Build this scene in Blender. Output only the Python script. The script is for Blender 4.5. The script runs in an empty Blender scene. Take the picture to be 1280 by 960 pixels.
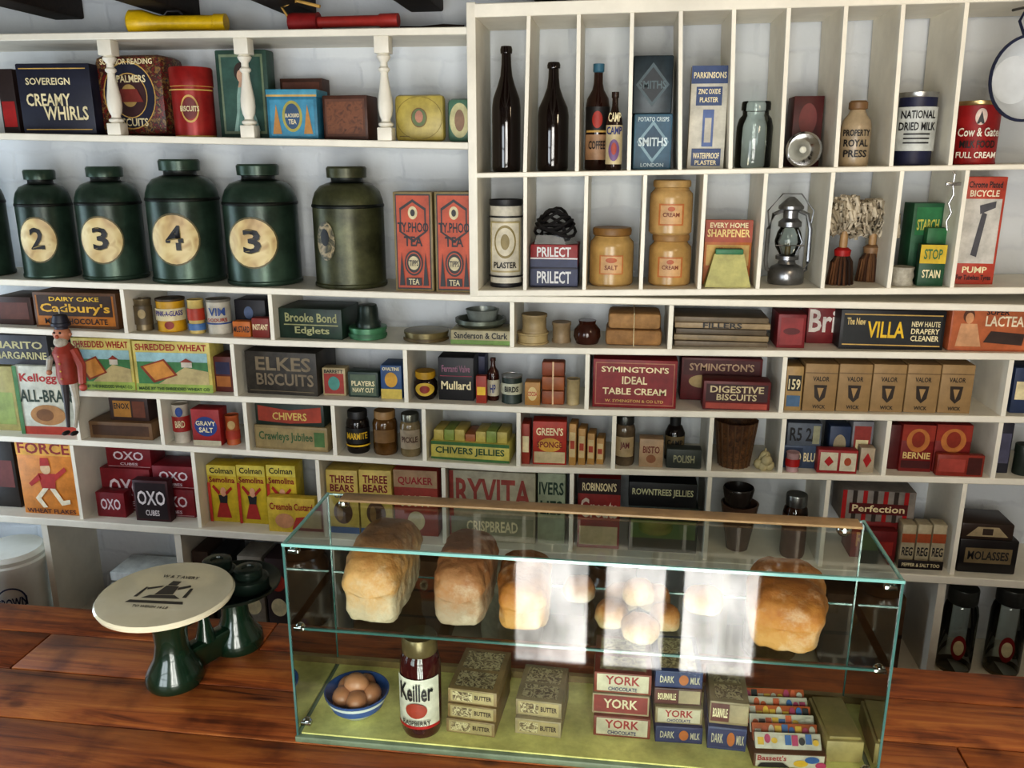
import bpy, bmesh, math, random
from mathutils import Vector, Matrix
random.seed(7)
sc = bpy.context.scene
sc.view_settings.view_transform = 'Standard'
try: sc.view_settings.look = 'Medium High Contrast'
except Exception as ex: print('LOOK',ex)
F=1050.0; TH=math.atan(285/F); PS=math.radians(7.4)
CX,CY,CZ=0.0,-2.1,1.75
ct,st,cp,sp=math.cos(TH),math.sin(TH),math.cos(PS),math.sin(PS)
def ray(u,v):
    a=(u-640)/F; b=(480-v)/F
    fh=ct+b*st; dz=-st+b*ct
    return (-fh*sp+a*cp, fh*cp+a*sp, dz)
def U(u,v,Y=0.0):
    d=ray(u,v); t=(Y-CY)/d[1]; return CX+d[0]*t, CZ+d[2]*t
def G(u,v,z):
    d=ray(u,v); t=(z-CZ)/d[2]; return CX+d[0]*t, CY+d[1]*t
def proj(x,y,z):
    dx,dy,dz=x-CX,y-CY,z-CZ
    fh=-dx*sp+dy*cp; la=dx*cp+dy*sp
    de=fh*ct-dz*st; up=fh*st+dz*ct
    return 640+F*la/de, 480-F*up/de
# ------------------------------------------------------------ materials
def lin(h):
    if isinstance(h,(tuple,list)): return tuple(h)
    h=h.lstrip('#'); o=[]
    for i in (0,2,4):
        c=int(h[i:i+2],16)/255
        o.append(c/12.92 if c<=.04045 else ((c+.055)/1.055)**2.4)
    return tuple(o)
_m={}
def M(col,rough=.5,metal=0,var=.19,scale=20,bump=0,coat=0):
    k=('M',col,rough,metal,var,scale,bump,coat)
    if k in _m: return _m[k]
    m=bpy.data.materials.new('paint_'+str(col).strip('#')); m.use_nodes=True
    nt=m.node_tree; p=nt.nodes['Principled BSDF']; c=lin(col)
    p.inputs['Roughness'].default_value=rough; p.inputs['Metallic'].default_value=metal
    p.inputs['Coat Weight'].default_value=coat
    tc=nt.nodes.new('ShaderNodeTexCoord'); no=nt.nodes.new('ShaderNodeTexNoise')
    no.inputs['Scale'].default_value=scale; no.inputs['Detail'].default_value=6; no.inputs['Roughness'].default_value=.65
    nt.links.new(tc.outputs['Object'],no.inputs['Vector'])
    r=nt.nodes.new('ShaderNodeValToRGB'); e=r.color_ramp.elements
    e[0].position=.3;e[1].position=.7
    e[0].color=(*[x*(1-2*var) for x in c],1); e[1].color=(*[min(1,x*(1+var*.8)+.02*var) for x in c],1)
    nt.links.new(no.outputs['Fac'],r.inputs['Fac']); nt.links.new(r.outputs['Color'],p.inputs['Base Color'])
    if bump:
        b=nt.nodes.new('ShaderNodeBump'); b.inputs['Strength'].default_value=bump; b.inputs['Distance'].default_value=.01
        nt.links.new(no.outputs['Fac'],b.inputs['Height']); nt.links.new(b.outputs['Normal'],p.inputs['Normal'])
    _m[k]=m; return m
def ART(cols,scale=40,rough=.45):
    k=('A',tuple(cols),scale)
    if k in _m: return _m[k]
    m=bpy.data.materials.new('printed_picture'); m.use_nodes=True
    nt=m.node_tree; p=nt.nodes['Principled BSDF']; p.inputs['Roughness'].default_value=rough
    tc=nt.nodes.new('ShaderNodeTexCoord'); no=nt.nodes.new('ShaderNodeTexNoise')
    no.inputs['Scale'].default_value=scale; no.inputs['Detail'].default_value=2; no.inputs['Distortion'].default_value=.6
    nt.links.new(tc.outputs['Object'],no.inputs['Vector'])
    r=nt.nodes.new('ShaderNodeValToRGB')
    n=len(cols)
    while len(r.color_ramp.elements)<n: r.color_ramp.elements.new(.5)
    for i,c in enumerate(cols):
        r.color_ramp.elements[i].position=.28+.44*i/(n-1)
    for i,c in enumerate(cols): r.color_ramp.elements[i].color=(*lin(c),1)
    nt.links.new(no.outputs['Fac'],r.inputs['Fac']); nt.links.new(r.outputs['Color'],p.inputs['Base Color'])
    _m[k]=m; return m
def GLASS(tint='#f6fbf9',ior=1.5,name='clear_glass'):
    k=('G',tint,ior)
    if k in _m: return _m[k]
    m=bpy.data.materials.new(name); m.use_nodes=True; nt=m.node_tree
    for n in list(nt.nodes): nt.nodes.remove(n)
    o=nt.nodes.new('ShaderNodeOutputMaterial'); mx=nt.nodes.new('ShaderNodeMixShader')
    fr=nt.nodes.new('ShaderNodeFresnel'); fr.inputs['IOR'].default_value=ior
    tr=nt.nodes.new('ShaderNodeBsdfTransparent'); tr.inputs['Color'].default_value=(*lin(tint),1)
    gl=nt.nodes.new('ShaderNodeBsdfGlossy'); gl.inputs['Roughness'].default_value=.03
    nt.links.new(fr.outputs[0],mx.inputs['Fac']); nt.links.new(tr.outputs[0],mx.inputs[1]); nt.links.new(gl.outputs[0],mx.inputs[2])
    nt.links.new(mx.outputs[0],o.inputs['Surface'])
    _m[k]=m; return m
def WOOD(c1,c2,c3,rough=.35,sx=1.2,sy=14,coat=.0):
    k=('W',c1,c2,c3,sx,sy)
    if k in _m: return _m[k]
    m=bpy.data.materials.new('wood'); m.use_nodes=True; nt=m.node_tree; p=nt.nodes['Principled BSDF']
    p.inputs['Roughness'].default_value=rough; p.inputs['Coat Weight'].default_value=coat; p.inputs['Coat Roughness'].default_value=.25
    tc=nt.nodes.new('ShaderNodeTexCoord'); mp=nt.nodes.new('ShaderNodeMapping')
    mp.inputs['Scale'].default_value=(sx,sy,sy)
    nt.links.new(tc.outputs['Object'],mp.inputs['Vector'])
    n1=nt.nodes.new('ShaderNodeTexNoise'); n1.inputs['Scale'].default_value=3; n1.inputs['Detail'].default_value=9; n1.inputs['Distortion'].default_value=1.0; n1.inputs['Roughness'].default_value=.65
    nt.links.new(mp.outputs[0],n1.inputs['Vector'])
    r=nt.nodes.new('ShaderNodeValToRGB'); e=r.color_ramp.elements
    e[0].position=.30; e[0].color=(*lin(c1),1); e[1].position=.66; e[1].color=(*lin(c3),1)
    x=e.new(.46); x.color=(*lin(c2),1)
    nt.links.new(n1.outputs['Fac'],r.inputs['Fac'])
    vo=nt.nodes.new('ShaderNodeTexNoise'); vo.inputs['Scale'].default_value=11; vo.inputs['Detail'].default_value=6
    nt.links.new(tc.outputs['Object'],vo.inputs['Vector'])
    r2=nt.nodes.new('ShaderNodeValToRGB'); r2.color_ramp.elements[0].position=.32; r2.color_ramp.elements[0].color=(.32,.22,.17,1)
    r2.color_ramp.elements[1].position=.50; r2.color_ramp.elements[1].color=(1,1,1,1)
    nt.links.new(vo.outputs['Fac'],r2.inputs['Fac'])
    mu=nt.nodes.new('ShaderNodeMix'); mu.data_type='RGBA'; mu.blend_type='MULTIPLY'; mu.inputs[0].default_value=.8
    nt.links.new(r.outputs[0],mu.inputs[6]); nt.links.new(r2.outputs[0],mu.inputs[7])
    vk=nt.nodes.new('ShaderNodeTexVoronoi'); vk.inputs['Scale'].default_value=5.5
    mk=nt.nodes.new('ShaderNodeMapping'); mk.inputs['Scale'].default_value=(.7,1.3,1)
    nt.links.new(tc.outputs['Object'],mk.inputs[0]); nt.links.new(mk.outputs[0],vk.inputs['Vector'])
    rk=nt.nodes.new('ShaderNodeValToRGB'); rk.color_ramp.elements[0].position=.035; rk.color_ramp.elements[0].color=(.22,.13,.08,1); rk.color_ramp.elements[1].position=.085; rk.color_ramp.elements[1].color=(1,1,1,1)
    nt.links.new(vk.outputs['Distance'],rk.inputs['Fac'])
    m2=nt.nodes.new('ShaderNodeMix'); m2.data_type='RGBA'; m2.blend_type='MULTIPLY'; m2.inputs[0].default_value=.8
    nt.links.new(mu.outputs[2],m2.inputs[6]); nt.links.new(rk.outputs[0],m2.inputs[7])
    nt.links.new(m2.outputs[2],p.inputs['Base Color'])
    b=nt.nodes.new('ShaderNodeBump'); b.inputs['Strength'].default_value=.3; b.inputs['Distance'].default_value=.004
    nt.links.new(n1.outputs['Fac'],b.inputs['Height']); nt.links.new(b.outputs[0],p.inputs['Normal'])
    _m[k]=m; return m
def BRICK():
    m=bpy.data.materials.new('whitewashed_brick'); m.use_nodes=True; nt=m.node_tree; p=nt.nodes['Principled BSDF']
    p.inputs['Roughness'].default_value=.75
    tc=nt.nodes.new('ShaderNodeTexCoord'); mp=nt.nodes.new('ShaderNodeMapping'); mp.inputs['Rotation'].default_value=(math.radians(90),0,0)
    nt.links.new(tc.outputs['Object'],mp.inputs[0])
    br=nt.nodes.new('ShaderNodeTexBrick'); br.inputs['Scale'].default_value=1
    br.inputs['Brick Width'].default_value=.22; br.inputs['Row Height'].default_value=.075; br.inputs['Mortar Size'].default_value=.009; br.inputs['Mortar Smooth'].default_value=1
    br.inputs['Color1'].default_value=(.62,.65,.67,1); br.inputs['Color2'].default_value=(.58,.61,.64,1); br.inputs['Mortar'].default_value=(.57,.60,.63,1)
    no=nt.nodes.new('ShaderNodeTexNoise'); no.inputs['Scale'].default_value=10; no.inputs['Detail'].default_value=7
    nt.links.new(tc.outputs['Object'],no.inputs['Vector'])
    ad=nt.nodes.new('ShaderNodeMix'); ad.data_type='VECTOR'; ad.inputs[0].default_value=.05
    nt.links.new(mp.outputs[0],ad.inputs[4]); nt.links.new(no.outputs['Color'],ad.inputs[5])
    nt.links.new(ad.outputs[1],br.inputs['Vector'])
    nt.links.new(br.outputs['Color'],p.inputs['Base Color'])
    m1=nt.nodes.new('ShaderNodeMath'); m1.operation='SUBTRACT'
    m2=nt.nodes.new('ShaderNodeMath'); m2.operation='MULTIPLY'; m2.inputs[1].default_value=.14
    nt.links.new(br.outputs['Fac'],m2.inputs[0]); nt.links.new(no.outputs['Fac'],m1.inputs[0]); nt.links.new(m2.outputs[0],m1.inputs[1])
    b=nt.nodes.new('ShaderNodeBump'); b.inputs['Strength'].default_value=.7; b.inputs['Distance'].default_value=.014
    nt.links.new(m1.outputs[0],b.inputs['Height']); nt.links.new(b.outputs[0],p.inputs['Normal'])
    return m
def CRUST(c1,c2,c3):
    k=('C',c1,c2,c3)
    if k in _m: return _m[k]
    m=bpy.data.materials.new('bread_crust'); m.use_nodes=True; nt=m.node_tree; p=nt.nodes['Principled BSDF']; p.inputs['Roughness'].default_value=.7
    tc=nt.nodes.new('ShaderNodeTexCoord'); sx=nt.nodes.new('ShaderNodeSeparateXYZ'); nt.links.new(tc.outputs['Generated'],sx.inputs[0])
    no=nt.nodes.new('ShaderNodeTexNoise'); no.inputs['Scale'].default_value=28; no.inputs['Detail'].default_value=8; no.inputs['Roughness'].default_value=.7
    nt.links.new(tc.outputs['Object'],no.inputs['Vector'])
    a=nt.nodes.new('ShaderNodeMath'); a.operation='MULTIPLY_ADD'; a.inputs[1].default_value=1.2; a.inputs[2].default_value=-.6
    nt.links.new(no.outputs['Fac'],a.inputs[0])
    b=nt.nodes.new('ShaderNodeMath'); b.operation='ADD'; nt.links.new(sx.outputs['Z'],b.inputs[0]); nt.links.new(a.outputs[0],b.inputs[1])
    r=nt.nodes.new('ShaderNodeValToRGB'); e=r.color_ramp.elements
    e[0].position=.2; e[0].color=(*lin(c1),1); e[1].position=.95; e[1].color=(*lin(c3),1); x=e.new(.62); x.color=(*lin(c2),1)
    nt.links.new(b.outputs[0],r.inputs['Fac'])
    n3=nt.nodes.new('ShaderNodeTexNoise'); n3.inputs['Scale'].default_value=12; n3.inputs['Detail'].default_value=8; n3.inputs['Roughness'].default_value=.75
    nt.links.new(tc.outputs['Object'],n3.inputs['Vector'])
    r3=nt.nodes.new('ShaderNodeValToRGB'); r3.color_ramp.elements[0].position=.5; r3.color_ramp.elements[0].color=(0,0,0,1); r3.color_ramp.elements[1].position=.68; r3.color_ramp.elements[1].color=(.5,.5,.5,1)
    nt.links.new(n3.outputs['Fac'],r3.inputs['Fac'])
    mx=nt.nodes.new('ShaderNodeMix'); mx.data_type='RGBA'; mx.inputs[7].default_value=(.60,.52,.40,1)
    nt.links.new(r3.outputs[0],mx.inputs[0]); nt.links.new(r.outputs[0],mx.inputs[6]); nt.links.new(mx.outputs[2],p.inputs['Base Color'])
    n2=nt.nodes.new('ShaderNodeTexNoise'); n2.inputs['Scale'].default_value=70; n2.inputs['Detail'].default_value=6
    nt.links.new(tc.outputs['Object'],n2.inputs['Vector'])
    bp=nt.nodes.new('ShaderNodeBump'); bp.inputs['Strength'].default_value=.8; bp.inputs['Distance'].default_value=.004
    nt.links.new(n2.outputs['Fac'],bp.inputs['Height']); nt.links.new(bp.outputs[0],p.inputs['Normal'])
    _m[k]=m; return m
def mt(c):
    return c if isinstance(c,bpy.types.Material) else M(c)
# ------------------------------------------------------------ text
_t={}
def tmesh(s):
    if s in _t: return _t[s]
    cu=bpy.data.curves.new('t','FONT'); cu.body=s; cu.resolution_u=2; cu.offset=.022
    o=bpy.data.objects.new('t',cu); sc.collection.objects.link(o)
    dg=bpy.context.evaluated_depsgraph_get(); me=bpy.data.meshes.new_from_object(o.evaluated_get(dg))
    vs=[(v.co.x,v.co.y) for v in me.vertices]; fs=[tuple(p.vertices) for p in me.polygons]
    bpy.data.objects.remove(o); bpy.data.meshes.remove(me); bpy.data.curves.remove(cu)
    x0=min(v[0] for v in vs);x1=max(v[0] for v in vs);y0=min(v[1] for v in vs);y1=max(v[1] for v in vs)
    vs=[((x-x0)/(x1-x0),(y-y0)/(y1-y0)) for x,y in vs]
    _t[s]=(vs,fs); return _t[s]
# ------------------------------------------------------------ builder
class B:
    def __init__(s,name): s.n=name;s.v=[];s.f=[];s.m=[];s.sm=[];s.mats=[];s.T=Matrix.Identity(4)
    def add(s,vs,fs,mat,smooth=False):
        mat=mt(mat)
        if mat not in s.mats: s.mats.append(mat)
        i=s.mats.index(mat); o=len(s.v)
        s.v+=[tuple(s.T@Vector(v)) for v in vs]
        for f in fs: s.f.append(tuple(o+k for k in f)); s.m.append(i); s.sm.append(smooth)
    def box(s,x0,x1,y0,y1,z0,z1,mat,bev=0):
        if bev>0:
            bm=bmesh.new(); bmesh.ops.create_cube(bm,size=1)
            for v in bm.verts: v.co=Vector(((x0+x1)/2+v.co.x*(x1-x0),(y0+y1)/2+v.co.y*(y1-y0),(z0+z1)/2+v.co.z*(z1-z0)))
            bmesh.ops.bevel(bm,geom=list(bm.edges),offset=min(bev,.45*min(x1-x0,y1-y0,z1-z0)),segments=2,affect='EDGES',profile=.5)
            bm.verts.index_update()
            s.add([v.co[:] for v in bm.verts],[tuple(v.index for v in f.verts) for f in bm.faces],mat); bm.free(); return
        v=[(x,y,z) for z in (z0,z1) for y in (y0,y1) for x in (x0,x1)]
        s.add(v,[(0,2,3,1),(4,5,7,6),(0,1,5,4),(2,6,7,3),(0,4,6,2),(1,3,7,5)],mat)
    def lathe(s,prof,mat,seg=28,c=(0,0,0),bands=(),sx=1,sy=1,rs=1,zs=1):
        n=len(prof)
        pts=[(max(r,1e-5)*rs,z*zs) for r,z in prof]
        groups={}
        vs=[(c[0]+r*math.cos(2*math.pi*k/seg)*sx,c[1]+r*math.sin(2*math.pi*k/seg)*sy,c[2]+z) for r,z in pts for k in range(seg)]
        for i in range(n-1):
            zm=(prof[i][1]+prof[i+1][1])/2; m=mat
            for b in bands:
                if b[0]<=zm<=b[1]: m=b[2]
            m=mt(m)
            groups.setdefault(m.name,(m,[]))[1].extend([(i*seg+k,i*seg+(k+1)%seg,(i+1)*seg+(k+1)%seg,(i+1)*seg+k) for k in range(seg)])
        for m,fs in groups.values():
            used=sorted({i for f in fs for i in f}); mp={a:b for b,a in enumerate(used)}
            s.add([vs[i] for i in used],[tuple(mp[i] for i in f) for f in fs],m,True)
    def ball(s,c,r,mat,sx=1,sy=1,sz=1,seg=16,rings=10):
        s.lathe([(math.sin(math.pi*i/rings)*r,-math.cos(math.pi*i/rings)*r*sz) for i in range(rings+1)],mat,seg,c,sx=sx,sy=sy)
    def tube(s,pts,rad,mat,seg=8,closed=False):
        pts=[Vector(p) for p in pts]; n=len(pts)
        if not isinstance(rad,(list,tuple)): rad=[rad]*n
        vs=[];fs=[]
        for i,p in enumerate(pts):
            if closed: d=(pts[(i+1)%n]-pts[i-1])
            else: d=pts[min(i+1,n-1)]-pts[max(i-1,0)]
            d.normalize(); a=Vector((0,0,1)) if abs(d.z)<.9 else Vector((1,0,0))
            e1=d.cross(a).normalized(); e2=d.cross(e1).normalized()
            for k in range(seg):
                t=2*math.pi*k/seg; vs.append(p+(e1*math.cos(t)+e2*math.sin(t))*rad[i])
        m=n if closed else n-1
        for i in range(m):
            j=(i+1)%n
            for k in range(seg): fs.append((i*seg+k,i*seg+(k+1)%seg,j*seg+(k+1)%seg,j*seg+k))
        if not closed: fs+= [tuple(range(seg)),tuple(range((n-1)*seg,n*seg))]
        s.add([v[:] for v in vs],fs,mat,True)
    def prints(s,ps,w,h,R=None,cy=0,off0=.0006,y0=0,x0=0,z0=0):
        def mp(u,v,off):
            if R:
                r=R+off*1.6+.0008; a=math.asin(max(-1,min(1,2*u-1))*.985)
                return (x0+r*math.sin(a),cy-r*math.cos(a),z0+v*h)
            return (x0+(u-.5)*w,y0-off,z0+v*h)
        for i,p in enumerate(ps):
            off=off0+i*.00035; k=p[0]
            if k=='r':
                _,a,b,c,d,m=p; n=14 if R else 1; vs=[];fs=[]
                for j in range(n+1):
                    u=a+(b-a)*(.5-.5*math.cos(math.pi*j/n) if n>1 else j/n); vs+=[mp(u,c,off),mp(u,d,off)]
                for j in range(n): fs.append((2*j,2*j+2,2*j+3,2*j+1))
                s.add(vs,fs,m,bool(R))
            elif k in 'eo':
                _,a,b,c,d,m=p[:6]; uc,vc,ru,rv=(a+b)/2,(c+d)/2,(b-a)/2,(d-c)/2
                rings=[1,.8,.6,.4,.2,.01] if k=='e' else [1,p[6] if len(p)>6 else .85]; N=28
                vs=[mp(uc+ru*q*math.cos(2*math.pi*j/N),vc+rv*q*math.sin(2*math.pi*j/N),off) for q in rings for j in range(N)]
                fs=[(x*N+j,x*N+(j+1)%N,(x+1)*N+(j+1)%N,(x+1)*N+j) for x in range(len(rings)-1) for j in range(N)]
                s.add(vs,fs,m,bool(R))
            elif k=='p':
                vs=[mp(u,v,off) for u,v in p[1]]; s.add(vs,[tuple(range(len(vs)))],p[2])
            elif k=='t':
                _,t,a,b,c,d,m=p; vs,fs=tmesh(t)
                s.add([mp(a+(b-a)*x,c+(d-c)*y,off+(.0006 if R else 0)) for x,y in vs],fs,m)
    def done(s,loc=(0,0,0),rot=0,rx=0,ry=0):
        me=bpy.data.meshes.new(s.n); me.from_pydata(s.v,[],s.f)
        for m in s.mats: me.materials.append(m)
        me.polygons.foreach_set('material_index',s.m); me.polygons.foreach_set('use_smooth',s.sm)
        me.update()
        try: me.set_sharp_from_angle(angle=math.radians(40))
        except Exception: pass
        o=bpy.data.objects.new(s.n,me); o.location=loc; o.rotation_euler=(rx,ry,rot)
        LINK.append(o); return o
LINK=[]
# ------------------------------------------------------------ shelves
TK=.017
WHITE=M('#e6e1d2',.45,0,.07,7,.25)
class S:
    def __init__(s,pts,Y=0.0):
        s.p=[U(u,v,Y) for u,v in pts]
    def z(s,x):
        p=s.p
        for i in range(len(p)-1):
            if x<=p[i+1][0] or i==len(p)-2:
                (a,b),(c,d)=p[i],p[i+1]; return b+(d-b)*(x-a)/(c-a)
class P:
    def __init__(s,z): s.zz=z
    def z(s,x): return s.zz
YB=.22
def board(name,sh,x0,x1,y0=0.0,y1=YB,tk=TK,mat=None):
    b=B(name); xs=[x0]+[p[0] for p in sh.p if x0+.01<p[0]<x1-.01]+[x1]
    vs=[];e=.002
    for x in xs:
        z=sh.z(x); vs+=[(x,y0+e,z),(x,y0,z-e),(x,y0,z-tk+e),(x,y0+e,z-tk),(x,y1,z-tk),(x,y1,z)]
    fs=[]
    for i in range(len(xs)-1):
        for k in range(6): fs.append((i*6+k,i*6+(k+1)%6,(i+1)*6+(k+1)%6,(i+1)*6+k))
    fs+=[tuple(range(5,-1,-1)),tuple((len(xs)-1)*6+k for k in range(6))]
    b.add(vs,fs,mat or WHITE); return b.done()
def colx(u,sh,Y=0.0,v=400):
    for _ in range(8):
        x,z=U(u,v,Y); v=proj(x,Y,sh.z(x))[1]
    return x
XL,XR=-1.95,1.32
T1=S([(0,42),(597,33)]); T2=S([(0,166),(597,178)])
S0=S([(0,348),(600,368),(1280,380)])
S1=S([(0,409),(340,425),(640,434),(1280,442)])
S2=S([(0,484),(90,488),(500,503),(740,512),(1280,521)])
S3=S([(0,545),(200,556),(640,583),(1280,599)])
S4=S([(0,642),(400,670),(1280,724)])
S5=S([(0,775),(1280,856)])
YR=-.02
R0=S([(600,4),(1280,-18)],YR); R1=S([(600,216),(1280,205)],YR); R2=S([(600,363),(1280,359)],YR)
xr0=colx(597,R2,YR)
board('trim_top_shelf',T1,XL,xr0-.021); board('trim_tin_shelf',T2,XL,xr0-.021)
board('trim_shelf_canisters',S0,XL,XR,-.012)
board('trim_shelf_upper',S1,XL,XR); board('trim_shelf_cereal',S2,colx(90,S2),XR)
board('trim_shelf_middle',S3,XL,XR); board('trim_shelf_bottom',S4,XL,XR,-.012,YB,.022); board('trim_shelf_base',S5,XL,XR)
board('trim_pigeonhole_top',R0,xr0,XR,YR,.2,.03); board('trim_pigeonhole_mid',R1,xr0,XR,YR,.2,.012); board('trim_pigeonhole_base',R2,xr0,XR,YR,.2,.016)
def divs(name,us,lo,hi,tk=.011,Y=0.0,hitk=TK,y1=YB,vt=None):
    b=B(name)
    for i,u in enumerate(us):
        x=colx(u,lo,Y); x2=x
        if vt: x2=colx(vt[i],hi,Y)
        zl=lo.z(x); zh=hi.z(x2)-hitk; e=tk/2
        vs=[(x-e,Y+.001,zl),(x+e,Y+.001,zl),(x+e,y1,zl),(x-e,y1,zl),(x2-e,Y+.001,zh),(x2+e,Y+.001,zh),(x2+e,y1,zh),(x2-e,y1,zh)]
        b.add(vs,[(0,3,2,1),(4,5,6,7),(0,1,5,4),(1,2,6,5),(2,3,7,6),(3,0,4,7)],WHITE)
    return b.done()
divs('trim_dividers_row_a',[158,341,640,837],S1,S0)
divs('trim_dividers_row_b',[295,508,733,976,1254],S2,S1)
divs('trim_dividers_row_c',[204,310,419,531,648,766,886,975,1104,1241],S3,S2)
divs('trim_dividers_row_d',[102,250,402,556,713,881,1025,1190],S4,S3)
divs('trim_divider_column_left',[99],S3,S2)
divs('trim_posts_base',[74,235,420,900,1161],S5,S4,.02,0,.022)
divs('trim_pigeonhole_dividers_top',[656,721,786,850,913,976,1045,1114,1188],R1,R0,.009,YR,.03,.2,[661,724,791,852,919,988,1060,1132,1212])
divs('trim_pigeonhole_dividers_low',[656,730,801,874,947,1028,1111,1190],R2,R1,.009,YR,.012,.2)
b=B('trim_pigeonhole_side'); x=xr0
b.box(x-.02,x+.002,YR,.2,R2.z(x)-.016,R0.z(x)+.003,WHITE,.002); b.done()
b=B('trim_cupboard_plinth')
for u in (72,420,900,1163):
    x=colx(u,S5); b.box(x-.012,x+.012,.02,.2,0,S5.z(x)-TK,WHITE)
b.box(XL,XR,.03,.045,0,.12,WHITE); b.done()
def baluster(u):
    b=B('wooden_baluster'); x=U(u,105,.03)[0]; zb=T2.z(x); h=T1.z(x)-TK-zb
    q=.0185
    b.box(-q,q,-q,q,0,h*.13,WHITE,.002); b.box(-q,q,-q,q,h*.84,h,WHITE,.002)
    pr=[(.7,.13),(1,.15),(1,.17),(.62,.19),(.62,.21),(.85,.25),(.98,.32),(.95,.40),(.75,.50),(.55,.60),(.48,.66),(.75,.68),(.75,.70),(.5,.72),(.48,.76),(.8,.79),(.95,.815),(.7,.84)]
    b.lathe(pr,WHITE,20,rs=q,zs=h); b.done((x,.021,zb))
for u in (143,310,482): baluster(u)
# ------------------------------------------------------------ item helpers
def place(x0,x1,yt,sh,Y,zb=None):
    if zb is not None: sh=P(zb)
    um=(x0+x1)/2; vb=yt+60
    for _ in range(8):
        vm=(yt+vb)/2; xa,xb=U(x0,vm,Y)[0],U(x1,vm,Y)[0]; xc=(xa+xb)/2; z=sh.z(xc); vb=proj(xc,Y,z)[1]
    return xc,xb-xa,U(um,yt,Y)[1]-z,z
def carton(name,x0,x1,yt,sh,col,pr=(),yf=.03,d=.12,rot=0,bev=.0012,zb=None,top=None):
    xc,w,h,z=place(x0,x1,yt,sh,yf,zb)
    b=B(name); b.box(-w/2,w/2,0,d,0,h,col,bev)
    if top: b.box(-w/2-.001,w/2+.001,-.001,d+.001,h*.86,h+.001,top,.001)
    b.prints(pr,w,h,off0=.0006 if not top else .0012)
    b.done((xc,yf,z),math.radians(rot)); return z+h
TIN=[(0,0),(.97,0),(1,.02),(.96,.05),(.96,.93),(1,.95),(1,1),(.94,1),(.92,.975),(0,.975)]
LID=[(0,0),(.93,0),(.96,.02),(.96,.72),(1,.73),(1,.98),(.96,1),(0,1)]
BOT=[(0,0),(.93,0),(1,.03),(1,.52),(.93,.59),(.62,.69),(.42,.77),(.34,.86),(.32,.94),(.40,.945),(.42,.975),(.36,1),(0,1)]
CORD=[(0,0),(.93,0),(1,.02),(1,.60),(.9,.68),(.5,.76),(.38,.82),(.36,.92),(.46,.93),(.46,1),(0,1)]
STONE=[(0,0),(.9,0),(1,.04),(1,.68),(.97,.76),(.82,.82),(.78,.86),(.86,.88),(.88,.96),(.84,1),(0,1)]
JAR=[(0,0),(.9,0),(1,.05),(1,.7),(.92,.78),(.8,.82),(.8,.84),(.86,.84),(.86,.98),(.82,1),(0,1)]
CAN=[(0,0),(1,0),(1.02,.008),(1.02,.03),(.99,.04),(.99,.665),(1.01,.67),(1.01,.685),(.99,.695),(.97,.73),(.9,.79),(.76,.84),(.56,.865),(.46,.872),(.44,.88),(.44,.905),(.55,.91),(.56,.985),(.52,1),(0,1)]
def turned(name,x0,x1,yt,sh,prof,col,pr=(),yf=.03,bands=(),zb=None,rot=0,sy=1,seg=32):
    s2=P(zb) if zb is not None else sh
    r=.03; Y=yf+r*sy; vb=yt+60
    for _ in range(12):
        vm=(yt+vb)/2; d0,d1=ray(x0,vm),ray(x1,vm)
        a0,a1=math.atan2(d0[0],d0[1]),math.atan2(d1[0],d1[1]); am=(a0+a1)/2
        D=(Y-CY)/math.cos(am); r=D*math.sin((a1-a0)/2); Y=yf+r*sy
        xc=CX+(Y-CY)*math.tan(am); z=s2.z(xc); vb=proj(xc,Y,z)[1]
    h=U((x0+x1)/2,yt,Y)[1]-z
    b=B(name); b.lathe(prof,col,seg,bands=bands,rs=r,zs=h,sy=sy)
    b.prints(pr,2*r,h,R=r)
    b.done((xc,Y,z),math.radians(rot)-am*.6); return z+h
GREEN=M('#33483a',.32,.35,.4,7,.15); OLIVE=M('#4a4c31',.38,.3,.35,14,.15)
GOLD='#c9a45a'; CREAM='#e6d9ae'; RED='#a81818'; NAVY='#1a1d38'; BLK='#17161a'; YEL='#dcb42c'
GL=GLASS(); GLB=M('#160b07',.08,0,.1,8,0,.5)
# --- top of unit
x,z=U(225,30,.06); zt=T1.z(x)
b=B('yellow_torch'); Y1=M('#d8b410',.35); b.T=Matrix.Translation((0,0,.027))@Matrix.Rotation(math.radians(90),4,'Y')
b.lathe([(0,-.13),(.026,-.13),(.032,-.125),(.032,-.095),(.02,-.06),(.018,-.05),(.018,.09),(.021,.092),(.021,.12),(0,.12)],Y1,20); b.T=Matrix.Identity(4)
b.tube([(-.04,0,.045),(-.03,0,.055),(.0,0,.055),(.01,0,.045)],.003,BLK); b.done((x,.06,zt),.06)
x,z=U(430,30,.06); zt=T1.z(x)
b=B('hand_pump'); b.T=Matrix.Translation((0,0,.024))@Matrix.Rotation(math.radians(90),4,'Y')
b.lathe([(0,-.14),(.022,-.14),(.024,-.13),(.022,-.07),(.024,-.065),(0,-.065)],'#8a2020',20)
b.lathe([(0,-.065),(.013,-.065),(.013,.09),(.016,.095),(.016,.14),(0,.14)],'#a8342c',16); b.T=Matrix.Identity(4)
b.tube([(-.14,0,.03),(-.16,.0,.06),(-.12,.0,.075),(-.06,0,.06)],.004,'#caa35a'); b.done((x,.06,zt),-.05)
x,z=U(545,30,.06); zt=T1.z(x)
b=B('leather_strap'); b.tube([(-.09,0,.006),(-.04,.01,.006),(.02,-.01,.008),(.07,.0,.006)],.006,'#2a1c14'); b.done((x,.06,zt))
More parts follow.
